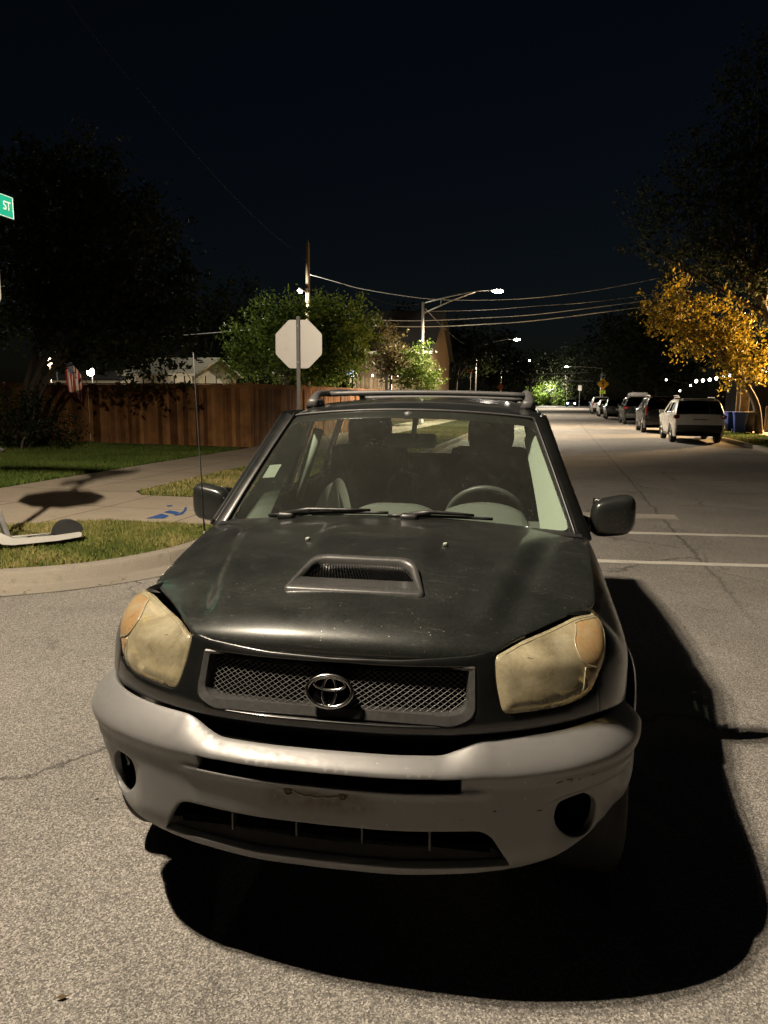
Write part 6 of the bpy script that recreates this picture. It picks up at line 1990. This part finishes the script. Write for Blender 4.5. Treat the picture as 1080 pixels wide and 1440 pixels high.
    for sg in (1, -1):
        b = MB()
        b.box((sg * (hw - .14), .04, belt - .06), (.30, .10, .14) if style != 1 else (.13, .10, .42), rz=-.28 * sg, bev=.035); b.build('tail_light', M['red_lens'], root, True)
        b = MB(); b.box((sg * (hw - .16), L - .07, hood - .18), (.30, .16, .13), rz=-.5 * -sg, bev=.04); b.build('headlight', M['chrome'], root, True)
        if rack:
            b = MB(); yy = np.linspace(hatch + .25, L * .54, 9)
            b.tube([(sg * (hw - .30), y, H + (.05 if 0 < k < 8 else -.02) + .02) for k, y in enumerate(yy)], .022, 6); b.build('roof_rail', M['galv'], root, True)
    for yc in (a1, a2):
        for sg in (1, -1):
            Mx = Matrix.Translation((sg * (hw - .12), yc, .34)) @ Matrix.Rotation(R(90 * sg), 4, 'Y')
            b = MB(); b.lathe([(.22, .10), (.30, .11), (.335, .08), (.34, 0), (.335, -.08), (.30, -.11), (.22, -.10)], 30, Mx, close=True); w_ = b.build('wheel', M['rubber'], root, True)
            b = MB(); b.lathe([(.225, .09), (.20, .06), (.20, -.06)], 24, Mx); b.lathe([(0, .085), (.05, .085), (.06, .05)], 16, Mx)
            for k in range(5):
                a = 2 * math.pi * k / 5 + .3; b.tube([Mx @ Vector((.03 * math.cos(a), .03 * math.sin(a), .075)), Mx @ Vector((.21 * math.cos(a), .21 * math.sin(a), .075))], [.028, .032], 6)
            b.build('rim', M['alloy'], w_, True)
    b = MB(); b.box((0, L / 2, .42), (W - .40, L - .5, .30)); b.build('underbody', M['void'], root)
M['dark_glass'] = glass_mat('tinted_car_glass', (0.10, 0.11, 0.11), 0.0)
M['plate'] = simple('number_plate_face', (0.55, 0.56, 0.58), 0.4, 0, 0.15, 60)
M['white_car'] = simple('white_car_paint', (0.62, 0.60, 0.55), 0.3, 0, 0.05, 3, 0, .7)
M['black_car'] = simple('black_car_paint', (0.003, 0.0033, 0.003), 0.2, 0.0, 0.2, 3, 0, .25)
M['grey_car'] = simple('grey_car_paint', (0.045, 0.047, 0.048), 0.3, 0.3, 0.2, 3, 0, .8)
M['silver_car'] = simple('silver_car_paint', (0.40, 0.40, 0.38), 0.3, 0.5, 0.1, 3, 0, .7)
M['box_grey'] = simple('roof_box_grey', (0.22, 0.22, 0.22), 0.4, 0, 0.15, 6)
cars = [
    ('parked_suv', 'white SUV with black lower bumper parked nearest at the right kerb', (5.25, 30.0), 4.5, 1.86, 1.66, 1.06, 'white_car', True, .52, 0),
    ('parked_suv', 'black SUV with an upright red tail light parked just beyond the white one', (5.05, 38.0), 4.7, 1.92, 1.76, 1.14, 'black_car', True, .24, 1),
    ('parked_suv', 'dark SUV with a roof box, third in the parked row', (5.2, 50.5), 4.8, 1.94, 1.76, 1.14, 'black_car', True, .26, 0),
    ('parked_car', 'dark grey car half hidden beyond the SUV with the roof box', (4.7, 62.0), 4.6, 1.85, 1.60, 1.04, 'grey_car', False, .45, 0),
    ('parked_car', 'small pale silver car between the dark grey car and the farthest one', (4.6, 71.0), 4.4, 1.80, 1.55, 1.02, 'silver_car', False, .42, 0),
    ('parked_truck', 'pale silver vehicle, farthest in the parked row by the curved lamp', (4.5, 82.0), 5.2, 1.95, 1.80, 1.16, 'silver_car', False, .20, 1),
]
for (nm, lb, (x, y), L_, W_, H_, bl, pm, rk, ht, stl) in cars:
    t = thing(nm, lb, 'car' if nm != 'parked_suv' else 'SUV', (x, y, 0), R(random.uniform(-1.0, 1.0)), 'cars parked along the right kerb')
    pcar(t, L_, W_, H_, bl, M[pm], rk, ht, stl)
    if 'roof box' in lb and 'half' not in lb:
        b = MB(); b.box((0, 1.9, H_ + .17), (1.1, 2.1, .30), bev=.12); b.build('roof_box', M['box_grey'], t, True)
# tail lamps catching on one: small reflector glow of the parked black SUV is only its red plastic
# ------------------------------------------------------------------ wheelie bins
M['bin_blue'] = simple('blue_bin_plastic', (0.022, 0.050, 0.22), 0.45, 0, 0.2, 8)
M['bin_dark'] = simple('dark_bin_plastic', (0.022, 0.020, 0.018), 0.5, 0, 0.2, 8)
def bin_(label, x, y, rz, mat, lid):
    t = thing('wheelie_bin', label, 'bin', (x, y, .12), rz, 'bins on the right verge')
    b = MB()
    vs = []
    for z, w, d in ((.08, .40, .44), (.85, .54, .62), (.92, .58, .68)):
        vs += [(p[0], p[1], z) for p in fillet([(-w / 2, -d / 2), (w / 2, -d / 2), (w / 2, d / 2), (-w / 2, d / 2)], .06, 3)]
    n_ = 12
    b.add(vs, [(k * n_ + i, k * n_ + (i + 1) % n_, (k + 1) * n_ + (i + 1) % n_, (k + 1) * n_ + i) for k in range(2) for i in range(n_)] + [tuple(range(n_ - 1, -1, -1))])
    b.build('bin_body', mat, t, True)
    b = MB(); b.box((0, 0, .955), (.60, .72, .06), bev=.025); b.build('lid', lid, t, True)
    b = MB(); b.tube([(-.22, .40, .93), (.22, .40, .93)], .018, 6); b.build('handle', mat, t)
    for sg in (-1, 1):
        b = MB(); b.lathe([(.02, .03), (.11, .03), (.12, 0), (.11, -.03), (.02, -.03)], 18, Matrix.Translation((sg * .26, .22, .12)) @ Matrix.Rotation(R(90), 4, 'Y')); b.build('wheel', M['rubber'], t, True)
q = [at(u, 600, bb) for u, bb in ((1028, 37.5), (1039, 36.5), (1052, 36.8), (1064, 36.6))]
bin_('leftmost blue wheelie bin beside the white SUV', q[0][0], 37.5, .1, M['bin_blue'], M['bin_blue'])
bin_('second blue wheelie bin, nearer the road than the leftmost', q[1][0], 36.4, -.1, M['bin_blue'], M['bin_blue'])
bin_('dark wheelie bin with an orange lit lid beside the blue bins', q[2][0], 37.0, .05, M['bin_dark'], simple('brown_bin_lid', (0.10, 0.075, 0.05), .6))
bin_('dark wheelie bin farthest right, partly behind the tree trunk', q[3][0], 37.6, -.05, M['bin_dark'], simple('brown_bin_lid', (0.10, 0.075, 0.05), .6))
pp = at(1047, 560, 41.5)
t = thing('wooden_post', 'square wooden gate post lit orange behind the bins', 'post', (pp[0], 41.5, .12))
b = MB(); b.box((0, 0, 1.15), (.42, .30, 2.3), bev=.01); b.build('post', M['picket'], t); b = MB(); b.box((-.32, .05, 1.15), (.10, .10, 2.3)); b.build('frame', M['picket'], t)
pb_ = at(1078, 582, 38.5)
t = thing('wooden_board', 'pale upright board lit orange at the right edge by the tree trunk', 'board', (pb_[0], 38.5, .12))
b = MB(); b.box((0.1, 0, .62), (.30, .05, 1.2), bev=.01); b.build('board', M['picket'], t); b = MB(); b.box((.1, .05, .6), (.06, .05, 1.2)); b.build('batten', M['picket'], t)
# sodium lamp on the yard pole right of the picture: lights the tree, the bins and the road between the cars
YL = (13.2, 41.5, 4.4)
t = thing('yard_lamp', 'orange sodium lamp on a yard pole outside the right of the picture', 'yard lamp', (YL[0] + .5, YL[1] + .2, .12))
b = MB(); b.tube([(0, 0, 0), (0, 0, YL[2] + .1)], .06, 8); b.build('pole', M['galv'], t)
b = MB(); b.lathe([(0, .25), (.1, .22), (.2, .05), (.19, .02)], 14, Matrix.Translation((-.5, -.2, YL[2] - .1))); b.build('lamp_shade', M['galv'], t, True)
b = MB(); b.ball((-.5, -.2, YL[2] - .1), (.12, .12, .1), 12, 8); b.build('bulb', emit('sodium_lamp_lit', (1, .55, .18), 40), t, True)
lum('sodium_light', 'SPOT', (-.5, -.2, YL[2] - .25), 15000, (1, .60, .24), .12, rot=Vector((-1.0, -.22, -.12)).to_track_quat('-Z', 'Y').to_euler(), parent=t, spot=104)
# far end of the street: a car with headlamps on, seen as a blue white glare
fc = at(803, 561, 150)
t = thing('distant_car', 'far car with blue white headlamps at the end of the street', 'car', (fc[0], 150, 0), R(180))
pcar(t, 4.4, 1.8, 1.5, 1.0, M['grey_car'], False, .4, 0)
for sg in (-1, 1):
    b = MB(); b.ball((sg * .65, 4.45, .72), (.16, .08, .12), 10, 6); b.build('headlamp_lit', emit('blue_headlamp_lit', (.35, .6, 1), 25), t, True)
